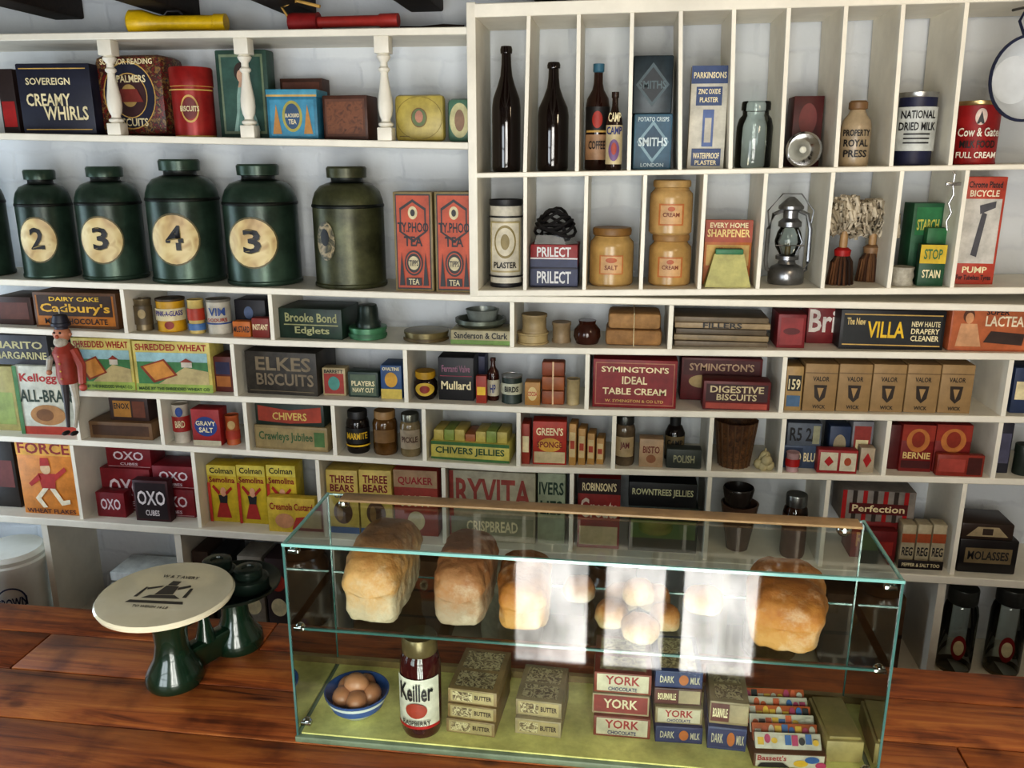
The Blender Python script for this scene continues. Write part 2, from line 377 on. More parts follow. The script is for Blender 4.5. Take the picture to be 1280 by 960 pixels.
# --- tin shelf
carton('biscuit_tin',0,20,86,T2,'#2a1a18',[('r',.1,.9,.1,.5,RED)],.06,.1)
carton('sweet_tin',26,114,79,T2,'#181b30',[('t','SOVEREIGN',.12,.72,.70,.80,CREAM),('t','CREAMY',.10,.70,.40,.58,CREAM),('t','WHIRLS',.32,.92,.20,.40,CREAM),('r',.05,.95,.06,.075,GOLD),('r',.05,.95,.92,.935,GOLD)],.04,.12,4,.004)
PAL=ART(['#241a1c','#7a2418','#241a1c','#8d6a38','#1e2238'],90)
carton('octagonal_biscuit_tin',119,206,68,T2,PAL,[('e',.12,.88,.08,.92,'#1a1c34'),('o',.12,.88,.08,.92,GOLD,.96),('o',.24,.76,.22,.78,GOLD,.95),('e',.26,.74,.24,.76,'#3c1a1c'),('e',.38,.62,.36,.64,'#b09458'),('t','SUPERIOR READING',.12,.88,.88,.95,CREAM),('t','& PALMERS',.24,.76,.66,.75,CREAM),('t','BISCUITS',.26,.74,.12,.22,CREAM),('p',[(.3,.42),(.7,.42),(.62,.58),(.38,.58)],'#7a2a20')],.08,.12,-2,.02)
turned('round_biscuit_tin',214,269,85,T2,LID,M('#98221f',.35,.2),[('o',.3,.7,.2,.6,GOLD,.85),('e',.33,.67,.25,.55,'#6d1a1a'),('r',.02,.98,.66,.68,GOLD),('t','BISCUITS',.3,.7,.36,.44,CREAM)],.02,[(.0,.06,mt(GOLD)),(.72,.76,mt(GOLD))])
carton('picture_tin',272,336,62,T2,'#2d4a40',[('r',.08,.92,.05,.95,'#76866c'),('r',.12,.88,.08,.92,'#34584e'),('p',[(.28,.08),(.8,.08),(.7,.3),(.6,.5),(.58,.6),(.42,.6),(.38,.48),(.36,.3)],'#8fb0a6'),('p',[(.35,.08),(.5,.08),(.5,.4),(.44,.4)],'#6a9288'),('p',[(.42,.58),(.58,.58),(.54,.68),(.46,.68)],'#c9a48a'),('e',.36,.64,.64,.86,'#33241c'),('e',.41,.58,.63,.78,'#d0aa90')],.09,.05,0,.004)
carton('wooden_cigar_box',352,404,98,T2,'#4a2a1a',[('r',.06,.94,.06,.94,'#6b3a22')],.15,.06)
carton('tea_tin',335,396,112,T2,'#2f7a98',[('r',.0,1,.86,.9,GOLD),('r',.06,.94,.06,.8,'#3a8cac'),('e',.3,.7,.14,.78,'#a8a048'),('e',.35,.65,.2,.72,'#2c5076'),('t','BLACKBIRD',.36,.64,.44,.52,CREAM),('t','TEA',.42,.58,.3,.4,CREAM),('p',[(.1,.1),(.28,.1),(.19,.7)],'#b8823a'),('p',[(.9,.1),(.72,.1),(.81,.7)],'#b8823a')],.03,.1,4,.003,top='#4592ac')
carton('wooden_box',403,460,119,T2,'#4e2c1c',[('r',.06,.94,.08,.92,'#653c26'),('r',.1,.9,.14,.86,ART(['#4a2818','#7a4a2c','#5a3420'],60))],.06,.08,-3,.003)
carton('plate_tin',493,555,118,T2,M('#b5a455',.4),[('o',.03,.97,.04,.96,'#8a7a30',.97),('e',.34,.66,.3,.72,'#66764a'),('e',.42,.58,.4,.66,'#b9826a'),('o',.34,.66,.3,.72,'#7a5a2a',.9),('r',.1,.3,.1,.12,'#7a6a30')],.06,.03,0,.012)
carton('oval_tin',559,590,123,T2,M('#5a7f6a',.4),[('e',.1,.9,.1,.9,'#c2bc8c'),('e',.3,.7,.25,.75,'#8a6a50')],.06,.03,0,.012)
# --- canisters
LAB=ART(['#8a6c3c','#bda272','#cdb985','#d6c592','#b5996a'],16)
def canister(x0,x1,yt,num,mat=GREEN,yf=.0,tilt=0,lab=True,du=-.03):
    if lab:
        pr=[('e',.14+du,.80+du,.15,.58,'#5e5634'),('e',.16+du,.78+du,.165,.565,LAB),('t',num,.365+du,.595+du,.275,.475,'#8a7a4a'),('t',num,.355+du,.585+du,.28,.48,'#101218')]
    else: pr=[('e',.10,.36,.24,.56,ART(['#3a3a2c','#9a8a6a','#3a3a2c','#7a7050'],40)),('e',.16,.28,.36,.5,'#1a1a18')]
    turned('tea_canister',x0,x1,yt,S0,CAN,mat,pr,yf,[(.665,.69,M('#161c16',.4,.4,.4)),(.86,.912,M('#161c18',.4,.4,.4))],None,tilt)
canister(-68,11,208,'1')
canister(20,94,212,'2',yf=.01); canister(95,180,208,'3',yf=.01); canister(183,277,199,'4',yf=0); canister(279,374,205,'3',yf=0)
canister(391,481,208,'',OLIVE,.0,0,False)
for x0,x1 in ((493,541),(544,592)):
    OR='#b84c2a'
    carton('tea_packet',x0,x1,240,S0,'#8b7a52',[('r',.05,.95,.02,.98,'#26252a'),('r',.08,.92,.035,.965,OR),('p',[(.5,.5),(.84,.6),(.84,.84),(.5,.93),(.16,.84),(.16,.6)],'#2a2426'),('p',[(.5,.53),(.8,.61),(.8,.82),(.5,.9),(.2,.82),(.2,.61)],OR),('e',.38,.62,.73,.86,'#cfc29a'),('e',.44,.56,.76,.83,'#2a2426'),('t','TY.PHOO',.1,.9,.60,.70,'#15121a'),('t','TEA',.26,.74,.46,.56,'#15121a'),('e',.26,.74,.16,.42,'#2a2426'),('o',.3,.7,.18,.40,OR,.9),('e',.36,.64,.22,.36,'#cfc29a'),('t','TIPPS',.38,.62,.26,.32,'#1a1620'),('p',[(.12,.06),(.26,.06),(.19,.4)],'#26252a'),('p',[(.88,.06),(.74,.06),(.81,.4)],'#26252a'),('r',.3,.7,.06,.14,'#26252a'),('t','TEA',.36,.64,.07,.13,'#cfc29a')],.02,.07,0)
# --- right unit top row
turned('brown_bottle',615,651,58,R1,BOT,GLB,[],.02); turned('brown_bottle',672,711,78,R1,BOT,GLB,[],.02)
turned('sauce_bottle',732,762,80,R1,CORD,M('#2c140c',.1,0,.1,8,0,.5),[('r',.04,.96,.10,.34,'#b08a68'),('r',.04,.96,.36,.60,'#171312'),('e',.3,.7,.40,.56,'#b03020'),('r',.1,.9,.36,.38,GOLD),('t','COFFEE',.2,.8,.2,.28,'#2a1a14')],.07,[(.92,1.1,mt('#3a6a80'))])
turned('coffee_essence_bottle',758,778,115,R1,CORD,M('#2a1810',.15),[('r',.02,.98,.08,.58,'#c8b890'),('t','CAMP',.16,.84,.62,.74,CREAM),('e',.2,.8,.12,.4,'#7a5a8a'),('e',.35,.65,.2,.36,'#b0402a'),('t','CAMP',.12,.88,.46,.56,'#1a2a6a')],.008)
zt=carton('square_tin',792,840,142,R1,'#4b6e82',[('r',.05,.95,.04,.96,'#36596f'),('p',[(.5,.12),(.92,.5),(.5,.88),(.08,.5)],'#7f9ca8'),('p',[(.5,.2),(.84,.5),(.5,.8),(.16,.5)],'#2a4a62'),('t','SMITHS',.12,.88,.42,.58,'#cfdde0'),('t','POTATO CRISPS',.1,.9,.86,.94,'#bccdd0'),('t','LONDON',.2,.8,.05,.12,'#bccdd0')],.03,.12,3,.004)
carton('square_tin',791,841,69,R1,M('#28353c',.4,.2,.3),[('p',[(.5,.12),(.92,.5),(.5,.88),(.08,.5)],'#43555c'),('p',[(.5,.2),(.84,.5),(.5,.8),(.16,.5)],'#1e272e'),('t','SMITHS',.16,.84,.43,.57,'#4e6268')],.03,.12,0,.004,zb=zt)
carton('plaster_card',862,908,82,R1,'#c4c0b2',[('r',0,1,.83,1,'#27406e'),('t','PARKINSONS',.06,.94,.88,.94,CREAM),('r',.15,.85,.62,.80,'#27406e'),('t','ZINC OXIDE',.2,.8,.73,.78,CREAM),('t','PLASTER',.25,.75,.65,.7,CREAM),('r',.36,.66,.22,.58,'#4a6296'),('r',.42,.6,.26,.5,'#b8b4a8'),('r',.1,.9,.03,.2,'#27406e'),('t','WATERPROOF',.14,.86,.1,.16,CREAM),('t','PLASTER',.2,.8,.04,.085,CREAM)],.03,.03,0)
turned('glass_jar',920,966,127,R1,[(0,0),(.95,0),(1,.04),(1,.62),(.9,.74),(.72,.8),(.72,.86),(.8,.87),(.8,.97),(.76,1),(0,1)],GL,[],.02)
carton('biscuit_tin',990,1027,120,R1,'#4a1210',[('e',.2,.8,.45,.9,'#6a1c18'),('r',.1,.9,.2,.4,'#8d402a')],.1,.08,0)
x=colx(1004,R1,0)
b=B('bicycle_headlamp'); b.T=Matrix.Translation((0,0,.04))@Matrix.Rotation(math.radians(90),4,'X')
ch=M('#c4c4c4',.15,1,.05)
b.lathe([(0,-.045),(.02,-.043),(.034,-.02),(.038,0),(.041,.004),(.041,.01),(.036,.012),(.03,.006),(.012,-.01),(0,-.012)],ch,28); b.ball((0,0,0),.008,'#e8e8d8'); b.T=Matrix.Identity(4)
b.box(-.008,.008,0,.02,0,.01,ch); b.done((x,.02,R1.z(x)+.0))
turned('stoneware_bottle',1050,1089,126,R1,[(0,0),(.93,0),(1,.04),(1,.6),(.9,.7),(.6,.8),(.5,.86),(.62,.88),(.62,.97),(.5,1),(0,1)],M('#a8967a',.3,0,.2),[('t','PROPERTY',.1,.9,.46,.56,BLK),('t','ROYAL',.14,.86,.3,.41,BLK),('t','PRESS',.16,.84,.14,.25,BLK)],.02,[(.84,1,mt('#7a5c3c'))])
turned('dried_milk_tin',1119,1169,116,R1,TIN,'#1d2140',[('r',0,1,.2,.8,'#c4c8c4'),('t','NATIONAL',.1,.9,.64,.75,BLK),('t','DRIED MILK',.08,.92,.48,.59,BLK),('r',.2,.8,.3,.32,BLK),('r',.2,.8,.36,.38,BLK),('r',.2,.8,.42,.44,BLK)],.02,[(.9,1,M('#a8a8a4',.3,.8))])
turned('dried_milk_tin',1190,1250,127,R1,TIN,'#981a1c',[('e',.38,.62,.62,.88,'#e0c8b8'),('p',[(.42,.64),(.58,.64),(.5,.84)],'#2a2a2a'),('t','Cow & Gate',.1,.9,.44,.58,'#e4dccc'),('t','MILK FOOD',.16,.84,.26,.38,'#101010'),('t','FULL CREAM',.12,.88,.10,.20,'#e4dccc')],.01,[(.9,1,M('#b8a070',.3,.8))])
b=B('enamel_basin'); r=.085
x,z=U(1283,98,-.09)
b.T=Matrix.Rotation(math.radians(90),4,'X')
b.lathe([(0,-.05),(r*.6,-.048),(r*.85,-.02),(r*.98,.0),(r*1.04,.003),(r*1.04,.007),(r*.97,.006),(r*.83,-.014),(r*.58,-.04),(0,-.042)],M('#c5cace',.2,0,.05),40,bands=[(.0015,.1,mt('#1c2440'))])
b.T=Matrix.Identity(4); b.tube([(-.02,.0,r),(-.02,.02,r+.03),(.0,.03,r+.06),(.02,.02,r+.03),(.02,0,r)],.003,'#1c2440')
b.tube([(0,.03,r+.06),(0,.074,r+.06)],.003,M('#777777',.3,1)); b.done((x,-.09,z),.25)
# --- right unit lower row
WC='#c8c2b2'
turned('paper_drum',612,653,249,R2,TIN,WC,[('r',0,1,.80,.82,BLK),('r',0,1,.12,.14,BLK),('r',.08,.92,.18,.76,'#a89a70'),('r',.12,.88,.2,.74,'#d0c8b4'),('e',.2,.8,.34,.72,'#8a7a4a'),('e',.24,.76,.37,.69,'#cfc7b0'),('e',.38,.62,.44,.62,'#8a7a4a'),('t','PLASTER',.2,.8,.23,.30,BLK)],.02,[(.9,1,mt(BLK)),(0,.05,mt(BLK))])
zt=carton('valve_box',663,722,334,R2,'#232436',[('r',0,1,.1,.9,'#242c50'),('t','PRILECT',.14,.86,.2,.8,'#d8d8d8')],.02,.1,0)
zt=carton('valve_box',663,722,306,R2,'#902024',[('r',0,1,.0,.35,'#242c50'),('r',0,1,.36,.42,'#d8d8d8'),('t','PRILECT',.14,.86,.46,.9,'#d8d8d8')],.02,.1,0,zb=zt)
x=colx(693,R2,.06)
b=B('electric_iron')
b.add([(-.05,-.028,0),(.03,-.03,0),(.06,0,0),(.03,.03,0),(-.05,.028,0),(-.045,-.022,.022),(.02,-.022,.022),(.04,0,.022),(.02,.022,.022),(-.045,.022,.022)],[(4,3,2,1,0),(5,6,7,8,9),(0,1,6,5),(1,2,7,6),(2,3,8,7),(3,4,9,8),(4,0,5,9)],M('#c8ccd0',.15,.9))
b.tube([(-.035,0,.02),(-.03,0,.045),(.02,0,.045),(.025,0,.02)],.006,BLK)
for i in range(6):
    b.tube([(.052*math.cos(t)*(1-.08*i),.03*math.sin(t),.03+.009*i+.012*math.sin(t*2+i)) for t in [k*math.pi/8 for k in range(16)]],.004,'#141214',6,True)
b.done((x,.06,zt))
turned('stoneware_jar',737,792,284,R2,STONE,M('#b3925a',.25,0,.15),[('r',.24,.76,.22,.55,'#b8703c'),('r',.27,.73,.24,.53,'#c9a070'),('t','SALT',.36,.64,.30,.38,'#7a3a20'),('e',.38,.62,.42,.51,'#b0582a')],.02,[(.85,1.1,mt('#84602f'))])
zt=turned('stoneware_jar',811,864,292,R2,STONE,M('#b5925a',.25,0,.15),[('r',.22,.78,.18,.58,'#b8703c'),('r',.26,.74,.21,.55,'#c9a070'),('t','CREAM',.32,.68,.34,.42,'#7a3a20'),('e',.42,.58,.44,.53,'#b0582a')],.02,[(.85,1.1,mt('#9c7848'))])
turned('stoneware_jar',812,866,225,R2,STONE,M('#bb9a66',.25,0,.15),[('r',.22,.78,.18,.58,'#b8703c'),('r',.26,.74,.21,.55,'#c9a070'),('t','CREAM',.32,.68,.34,.42,'#7a3a20'),('e',.42,.58,.44,.53,'#b0582a')],.02,[(.82,1.1,mt('#b0905c'))],zb=zt)
carton('sharpener_card',880,939,275,R2,'#b5682c',[('r',0,1,.66,1,'#a04428'),('t','EVERY HOME',.1,.9,.88,.96,CREAM),('t','SHARPENER',.05,.95,.74,.86,'#e2c880'),('r',.05,.95,.3,.62,'#c8a458'),('t','STAY SHARP',.3,.8,.5,.58,RED),('p',[(.2,.35),(.5,.3),(.55,.5),(.3,.5)],'#3a2a20')],.05,.02,0)
b=B('card_display_stand'); xc,w,h,z=place(882,940,318,R2,.0)
b.add([(-w/2,0,0),(w/2,0,0),(w/2,.04,0),(-w/2,.04,0),(-w*.32,.01,h),(w*.32,.01,h),(w*.32,.03,h),(-w*.32,.03,h)],[(0,3,2,1),(4,5,6,7),(0,1,5,4),(1,2,6,5),(2,3,7,6),(3,0,4,7)],'#b5b06a'); b.box(-w*.3,w*.3,.008,.032,h-.002,h+.012,'#3a7a55',.003); b.done((xc,.0,z))
def lantern():
    u0,u1=957,1015; xc,w,h,z=place(u0,u1,240,R2,.07); r=w/2; m=M('#8f9092',.3,.9,.2); b=B('paraffin_lantern')
    b.lathe([(0,0),(.72,0),(.78,.02),(.78,.15),(.65,.19),(.4,.22),(.34,.26),(.5,.27),(.5,.31),(.3,.32)],m,28,rs=r,zs=h)
    b.lathe([(.34,.32),(.54,.40),(.6,.47),(.5,.57),(.36,.63)],GLASS('#eef4f2',1.5),24,rs=r,zs=h)
    b.lathe([(.14,.3),(.12,.42),(0,.44)],'#6a5a3a',12,rs=r,zs=h)
    b.lathe([(.4,.62),(.5,.63),(.5,.68),(.32,.72),(.32,.80),(.54,.82),(.54,.85),(.26,.92),(.1,.95),(0,.95)],m,24,rs=r,zs=h)
    for s in(-1,1):
        b.tube([(s*.6*r,0,.13*h),(s*.86*r,0,.16*h),(s*.92*r,0,.25*h),(s*.9*r,0,.6*h),(s*.72*r,0,.76*h),(s*.36*r,0,.80*h)],.0052,m)
        b.tube([(s*.3*r,-.3*r,.34*h),(s*.5*r,-.45*r,.47*h),(s*.3*r,-.3*r,.6*h)],.0018,m)
    b.tube([(-.88*r,0,.6*h),(-.98*r,.0,.8*h),(-.4*r,0,.98*h),(.4*r,0,.98*h),(.98*r,0,.8*h),(.88*r,0,.6*h)],.0018,m)
    b.tube([(-.6*r,-.5*r*.9,.43*h),(.6*r,-.5*r*.9,.43*h)],.0018,m)
    b.done((xc,.07,z))
lantern()
def mop(uc,top,red,n=70,wd=.05,y=.06,nb=60):
    x=colx(uc,R2,y); z=R2.z(x); zt=U(uc,top,y)[1]-z; b=B('dish_mop')
    for k in range(nb):
        t=k*2.4; rr=.032*math.sqrt((k+.5)/nb); b.tube([(rr*math.cos(t),rr*math.sin(t)*.8,.0),(rr*.8*math.cos(t),rr*.6*math.sin(t),.055),(rr*.4*math.cos(t),rr*.4*math.sin(t),.075)],.0028,['#2a1a12','#5c3c26','#6d4a30','#3a2416'][k%4] if red else ['#6a4a30','#7d5a3c','#4a3020'][k%3],4)
    b.lathe([(.0,.07),(.018,.07),(.02,.084),(.012,.09),(0,.09)],RED if red else '#8a6a4a',16)
    b.lathe([(0,.08),(.008,.08),(.01,.1),(.008,zt-.07),(0,zt-.07)],'#a08058',12)
    ms=[M('#b5aa96',.8),M('#968b76',.8),M('#cabfaa',.8)]
    for k in range(n):
        t=random.uniform(0,6.28); p=random.uniform(.1,1)**.6; R=wd*p
        zc=zt-.012-.065*random.uniform(.0,1)**1.3-(p**3)*.02
        x1,y1=R*math.cos(t),R*.62*math.sin(t)
        a=random.uniform(0,3.14); dx,dy=.011*math.cos(a),.011*math.sin(a)
        b.tube([(x1*.3,y1*.3,zt-.09),(x1-dx,y1-dy,zc-.014),(x1-dx*.5,y1-dy*.5,zc+.004),(x1+dx*.5,y1+dy*.5,zc+.004),(x1+dx,y1+dy,zc-.02)],[.003,.005,.0055,.0055,.005],random.choice(ms),6)
    b.done((x,y,z))
mop(1049,240,True,130,.042,.045); mop(1085,244,False,170,.052,.10)
carton('starch_packet',1137,1177,254,R2,'#22583a',[('r',.1,.9,.6,.95,'#2a7044'),('t','STARCH',.15,.85,.66,.8,'#c8bf58')],.08,.06,5)
carton('starch_packet',1156,1180,285,R2,'#2a6a40',[('t','GLOY',.15,.85,.5,.7,CREAM)],.045,.025,0)
carton('mustard_packet',1149,1181,306,R2,'#1c4c30',[('r',0,1,.55,1,'#c8aa20'),('t','STOP',.15,.85,.65,.9,'#2f6a34'),('t','STAIN',.15,.85,.2,.4,CREAM)],.005,.03,-4)
turned('bandage_roll',1112,1143,332,R2,[(0,0),(.95,0),(1,.08),(.9,.3),(1,.5),(.9,.75),(.98,.95),(.5,1),(0,.9)],M('#a9a496',.8,0,.2,60,.3),[],.0)
carton('bicycle_pump_box',1199,1250,221,R2,'#b04432',[('r',.06,.94,.2,.80,'#bfbcb4'),('t','Chrome Plated',.1,.9,.9,.96,BLK),('t','BICYCLE',.15,.85,.82,.88,'#e8dcc0'),('p',[(.35,.28),(.5,.26),(.62,.66),(.5,.68)],'#4a4a50'),('p',[(.45,.66),(.8,.72),(.8,.78),(.42,.74)],'#4a4a50'),('t','For Tubeless Tyres',.08,.92,.03,.09,BLK),('t','PUMP',.2,.8,.11,.17,CREAM)],.03,.04,-3)
x,z=U(1191,232,-.03)
b=B('hanging_corkscrew'); m=M('#b0b0b0',.25,.9)
b.tube([(0,.01,.03),(0,-.002,.025),(0,0,0),(.004,0,-.02),(-.004,0,-.04),(.004,0,-.06),(-.004,0,-.08),(0,0,-.10)],.0025,m); b.box(-.016,.016,-.004,.004,-.0,.008,m,.002); b.done((x,-.032,z))
# --- row A
carton('biscuit_tin',-5,40,371,S1,'#3a2218',[('r',.1,.9,.2,.8,'#5c3020')],.04,.12)
zt=carton('chocolate_box',43,146,366,S1,'#5a3a1c',[('r',.03,.97,.08,.92,'#a8661c'),('r',.05,.95,.34,.92,'#38210f'),('t','DAIRY CAKE',.2,.8,.76,.88,YEL),("t","Cadbury's",.08,.92,.38,.7,'#d8a830'),('t','MILK CHOCOLATE',.12,.88,.12,.28,'#2a1810')],.03,.14,0)
turned('tin_can',168,191,373,S1,TIN,M('#7a6c50',.4,.4,.3),[('r',.0,1,.2,.8,'#5a4c34'),('e',.3,.7,.4,.7,'#a89468')],.03)
turned('powder_tin',195,233,372,S1,TIN,'#c99a1c',[('r',0,1,.35,.72,'#d8cca4'),('t','PINK-A-GLASS',.08,.92,.5,.66,'#3a2a80'),('e',.35,.65,.1,.34,'#8a2a1a')],.03,[(.93,1,mt('#4a3a2a'))])
turned('powder_tin',235,256,374,S1,TIN,'#c8b068',[('r',0,1,.4,.75,'#b03a20'),('r',0,1,.1,.3,'#4a70a0')],.03)
turned('scouring_powder_drum',258,290,373,S1,TIN,'#bab4a4',[('r',0,1,.3,.34,'#2a4a8a'),('t','VIM',.2,.8,.55,.78,'#2a4a8a'),('t','SCOURS',.15,.85,.38,.48,'#a02a20')],.03,[(.9,1,mt('#7a756a'))])
carton('valve_box',294,332,375,S1,'#1c1a20',[('e',.3,.6,.4,.8,'#5a6a8a')],.09,.08)
carton('mustard_packet',291,313,402,S1,'#b9651c',[('t','MUSTARD',.05,.95,.3,.7,BLK)],.02,.03); carton('mustard_packet',315,336,398,S1,'#7a2418',[('t','INSTANT',.05,.95,.4,.7,CREAM)],.02,.03)
carton('tea_box',348,428,386,S1,M('#1d3428',.45,0,.3),[('t','Brooke Bond',.1,.92,.55,.85,'#9a9a6c'),('r',.08,.94,.44,.48,'#9a9a6c'),('t','Edglets',.25,.8,.1,.4,'#a8a87a')],.03,.13,-3)
zt=turned('green_tin',436,484,407,S1,LID,M('#4a7f5c',.35,.2),[('r',0,1,.2,.5,'#3a6a4a')],.02)
turned('jelly_mould',444,476,380,S1,[(0,0),(1,0),(1,.2),(.85,.3),(.8,.8),(.7,.98),(0,1)],M('#2e3a34',.35,.5,.3),[],.03,zb=zt)
turned('fish_paste_tin',505,561,412,S1,LID,M('#7a6e48',.35,.4,.3),[('r',0,1,.1,.4,'#5a4a2a')],.01)
zt=carton('sardine_tin',563,639,413,S1,'#a49b7a',[('r',0,1,.0,.3,'#6a8a40'),('t','Sanderson & Clark',.06,.94,.4,.85,BLK)],.02,.1,0,.004)
zt=turned('baking_dish',569,633,397,S1,[(0,0),(.8,0),(1,.5),(1,1),(.9,1),(.8,.3),(0,.3)],M('#5e6458',.35,.4,.2),[],.022,zb=zt)
turned('enamel_dish',582,624,386,S1,[(0,0),(.8,0),(1,1),(.92,1),(.8,.2),(0,.2)],M('#8a908a',.3,.4,.2),[],.035,zb=zt-.006)
SP=[(0,0),(1,0),(1,.14),(.93,.2),(.93,.8),(1,.86),(1,1),(0,1)]
zt=turned('string_reel',646,686,414,S1,SP,'#a9966c',[],.02); turned('string_reel',652,684,392,S1,SP,'#988662',[],.025,zb=zt)
turned('string_reel',690,714,402,S1,SP,'#8c785a',[],.05)
turned('brown_jug',717,751,400,S1,[(0,0),(.8,0),(1,.3),(.95,.6),(.6,.85),(.65,1),(0,1)],M('#3a1c12',.15),[],.03)
b=B('brown_paper_parcel'); xc,w,h,z=place(757,828,392,S1,.03)
b.box(-w/2,w/2,0,.12,0,h*.5,M('#966f42',.7,0,.2,30,.3),.01); b.box(-w/2+.006,w/2-.004,.004,.11,h*.5,h,M('#a07a4c',.7,0,.2,30,.3),.01)
b.tube([(0,-.001,0),(0,-.001,h),(0,.12,h+.001)],.0015,'#e0d0a8'); b.done((xc,.03,z))
xc,w,h,z=place(842,964,396,S1,.03); b=B('stack_of_boards')
for k in range(5): b.box(-w/2+random.uniform(0,.006),w/2-random.uniform(0,.01),random.uniform(0,.004),.13,h*k/5,h*(k+.9)/5,['#6f6250','#8d7c60','#5c5040','#a59070','#756650'][k],.0015)
b.prints([('t','FILLERS',.3,.7,.62,.8,BLK)],w,h); b.done((xc,.03,z))
carton('biscuit_packet',972,1007,393,S1,'#7c2026',[('r',.1,.9,.1,.9,'#8c2a2c'),('e',.2,.8,.4,.6,'#5a1418')],.03,.1)
carton('metal_polish_box',1009,1046,382,S1,'#7a1f24',[('t','Bri',.06,.96,.3,.9,'#d8d0c8')],.09,.08,0)
carton('gramophone_needle_box',1050,1181,388,S1,BLK,[('r',.03,.97,.1,.9,'#1c2022'),('r',.03,.97,.1,.13,GOLD),('r',.03,.97,.87,.9,GOLD),('t','The New',.06,.24,.62,.8,'#d8c080'),('t','VILLA',.26,.62,.3,.72,'#e0b828'),('t','NEW HAUTE',.68,.95,.6,.74,CREAM),('t','DRAPERY',.68,.95,.42,.56,CREAM),('t','CLEANER',.68,.95,.24,.38,CREAM)],.025,.1,0)
carton('corset_box',1188,1290,382,S1,'#a85a36',[('r',.02,.98,.05,.95,'#b0623a'),('e',.14,.28,.62,.92,'#5a3420'),('e',.17,.27,.6,.84,'#c9946a'),('p',[(.08,.1),(.4,.1),(.32,.6),(.12,.6)],'#c89870'),('t','SUPER',.42,.7,.8,.92,BLK),('t','LACTEAM',.42,.98,.55,.78,'#e8dcc0'),('p',[(.42,.2),(.9,.15),(.92,.4),(.5,.45)],'#3a2a24')],.02,.12,0)
# --- left column
carton('margarine_box',-20,60,419,S2,'#3f4046',[('t','MARITO',.15,.92,.55,.8,'#b8b080'),('t','MARGARINE',.15,.97,.2,.45,'#b8b080')],.05,.13,zb=U(20,456,.05)[1])
carton('jelly_box',-14,20,458,S3,'#a9a068',[('r',.1,.9,.1,.6,'#8a9a50')],.05,.12)
carton('cereal_box',23,93,458,S3,'#c4c4b4',[('r',.0,1,.0,.12,'#a83a28'),("t","Kellogg's",.1,.85,.74,.9,'#a82a28'),('t','ALL-BRAN',.06,.95,.48,.66,'#2a3a2c'),('e',.2,.8,.14,.44,'#a87a48'),('e',.3,.6,.2,.38,'#7a5028'),('r',0,.07,0,1,'#4a7a4a')],.035,.07,3)
carton('cereal_box',-14,20,550,S4,'#2a2420',[('r',.1,.9,.3,.7,'#6a2a20')],.05,.1)
carton('cereal_box',25,94,551,S4,'#cf8434',[('r',0,1,.8,1,'#d8a444'),('t','FORCE',.04,.96,.82,.97,'#8a1f1c'),('p',[(.38,.34),(.62,.34),(.66,.56),(.34,.56)],'#a82820'),('e',.4,.58,.55,.70,'#d8b890'),('p',[(.40,.66),(.58,.67),(.56,.77),(.42,.77)],'#a82820'),('p',[(.40,.36),(.50,.36),(.34,.22),(.44,.10),(.36,.09),(.24,.22)],'#e8dcc0'),('p',[(.52,.36),(.62,.36),(.74,.20),(.86,.22),(.86,.16),(.70,.13)],'#e8dcc0'),('p',[(.35,.55),(.16,.42),(.2,.38),(.38,.48)],'#a82820'),('p',[(.65,.55),(.84,.66),(.87,.61),(.64,.46)],'#a82820'),('t','WHEAT FLAKES',.06,.94,.02,.08,'#4a1a18')],.02,.07,0)
def doll():
    y=-.035; x,zt=U(74,392,y); _,zb=U(74,545,y); h=zt-zb; b=B('wooden_puppet'); k=h
    b.lathe([(0,.95),(.1,.93),(.105,.91),(.07,.90),(.07,.86),(.0,.86)],'#1c1c2c',16,rs=k*.7,zs=k)
    b.lathe([(0,1.0),(.05,.99),(.06,.95),(.06,.92)],'#1c1c2c',16,rs=k,zs=k)
    b.ball((0,0,k*.84),k*.065,'#b87a5c'); b.ball((0,-k*.065,k*.83),k*.016,'#a8543a')
    for s in(-1,1): b.ball((s*k*.024,-k*.058,k*.86),k*.009,'#1a1010'); b.ball((s*k*.066,0,k*.84),k*.015,'#b87a5c')
    b.ball((0,-k*.03,k*.785),k*.052,M('#b8b0a0',.8,0,.2,80,.4),sz=.9)
    b.lathe([(0,.44),(.07,.45),(.082,.52),(.075,.62),(.09,.7),(.045,.77),(0,.77)],'#8f3424',18,rs=k,zs=k)
    for q in range(4): b.ball((0,-k*.08,k*(.5+.06*q)),k*.008,GOLD)
    b.tube([(-k*.08,0,k*.72),(-k*.12,-k*.02,k*.64),(-k*.12,-k*.05,k*.56)],[k*.03,k*.026,k*.02],'#a8a090'); b.ball((-k*.12,-k*.05,k*.54),k*.022,'#b87a5c')
    b.tube([(k*.08,0,k*.72),(k*.14,-k*.02,k*.60),(k*.15,-k*.05,k*.46)],[k*.035,k*.034,k*.028],'#a04030'); b.ball((k*.15,-k*.05,k*.43),k*.03,'#b8584a')
    for s in(-1,1):
        b.tube([(s*k*.035,0,k*.46),(s*k*.045-.0,-.0,k*.28),(s*k*.03-k*.03,0,k*.08)],[k*.036,k*.022,k*.014],'#b5ad9c' if s>0 else '#3a3436'); b.ball((s*k*.035-k*.03,-k*.03,k*.04),k*.024,'#1c1818',sy=1.8,sz=.7)
    b.tube([(0,0,k),(0,.0,k*1.0+.012)],.0012,'#d0c8b0'); b.tube([(0,0,k+.01),(0,.034,k+.012)],.002,'#888888')
    b.done((x,y,zb))
doll()
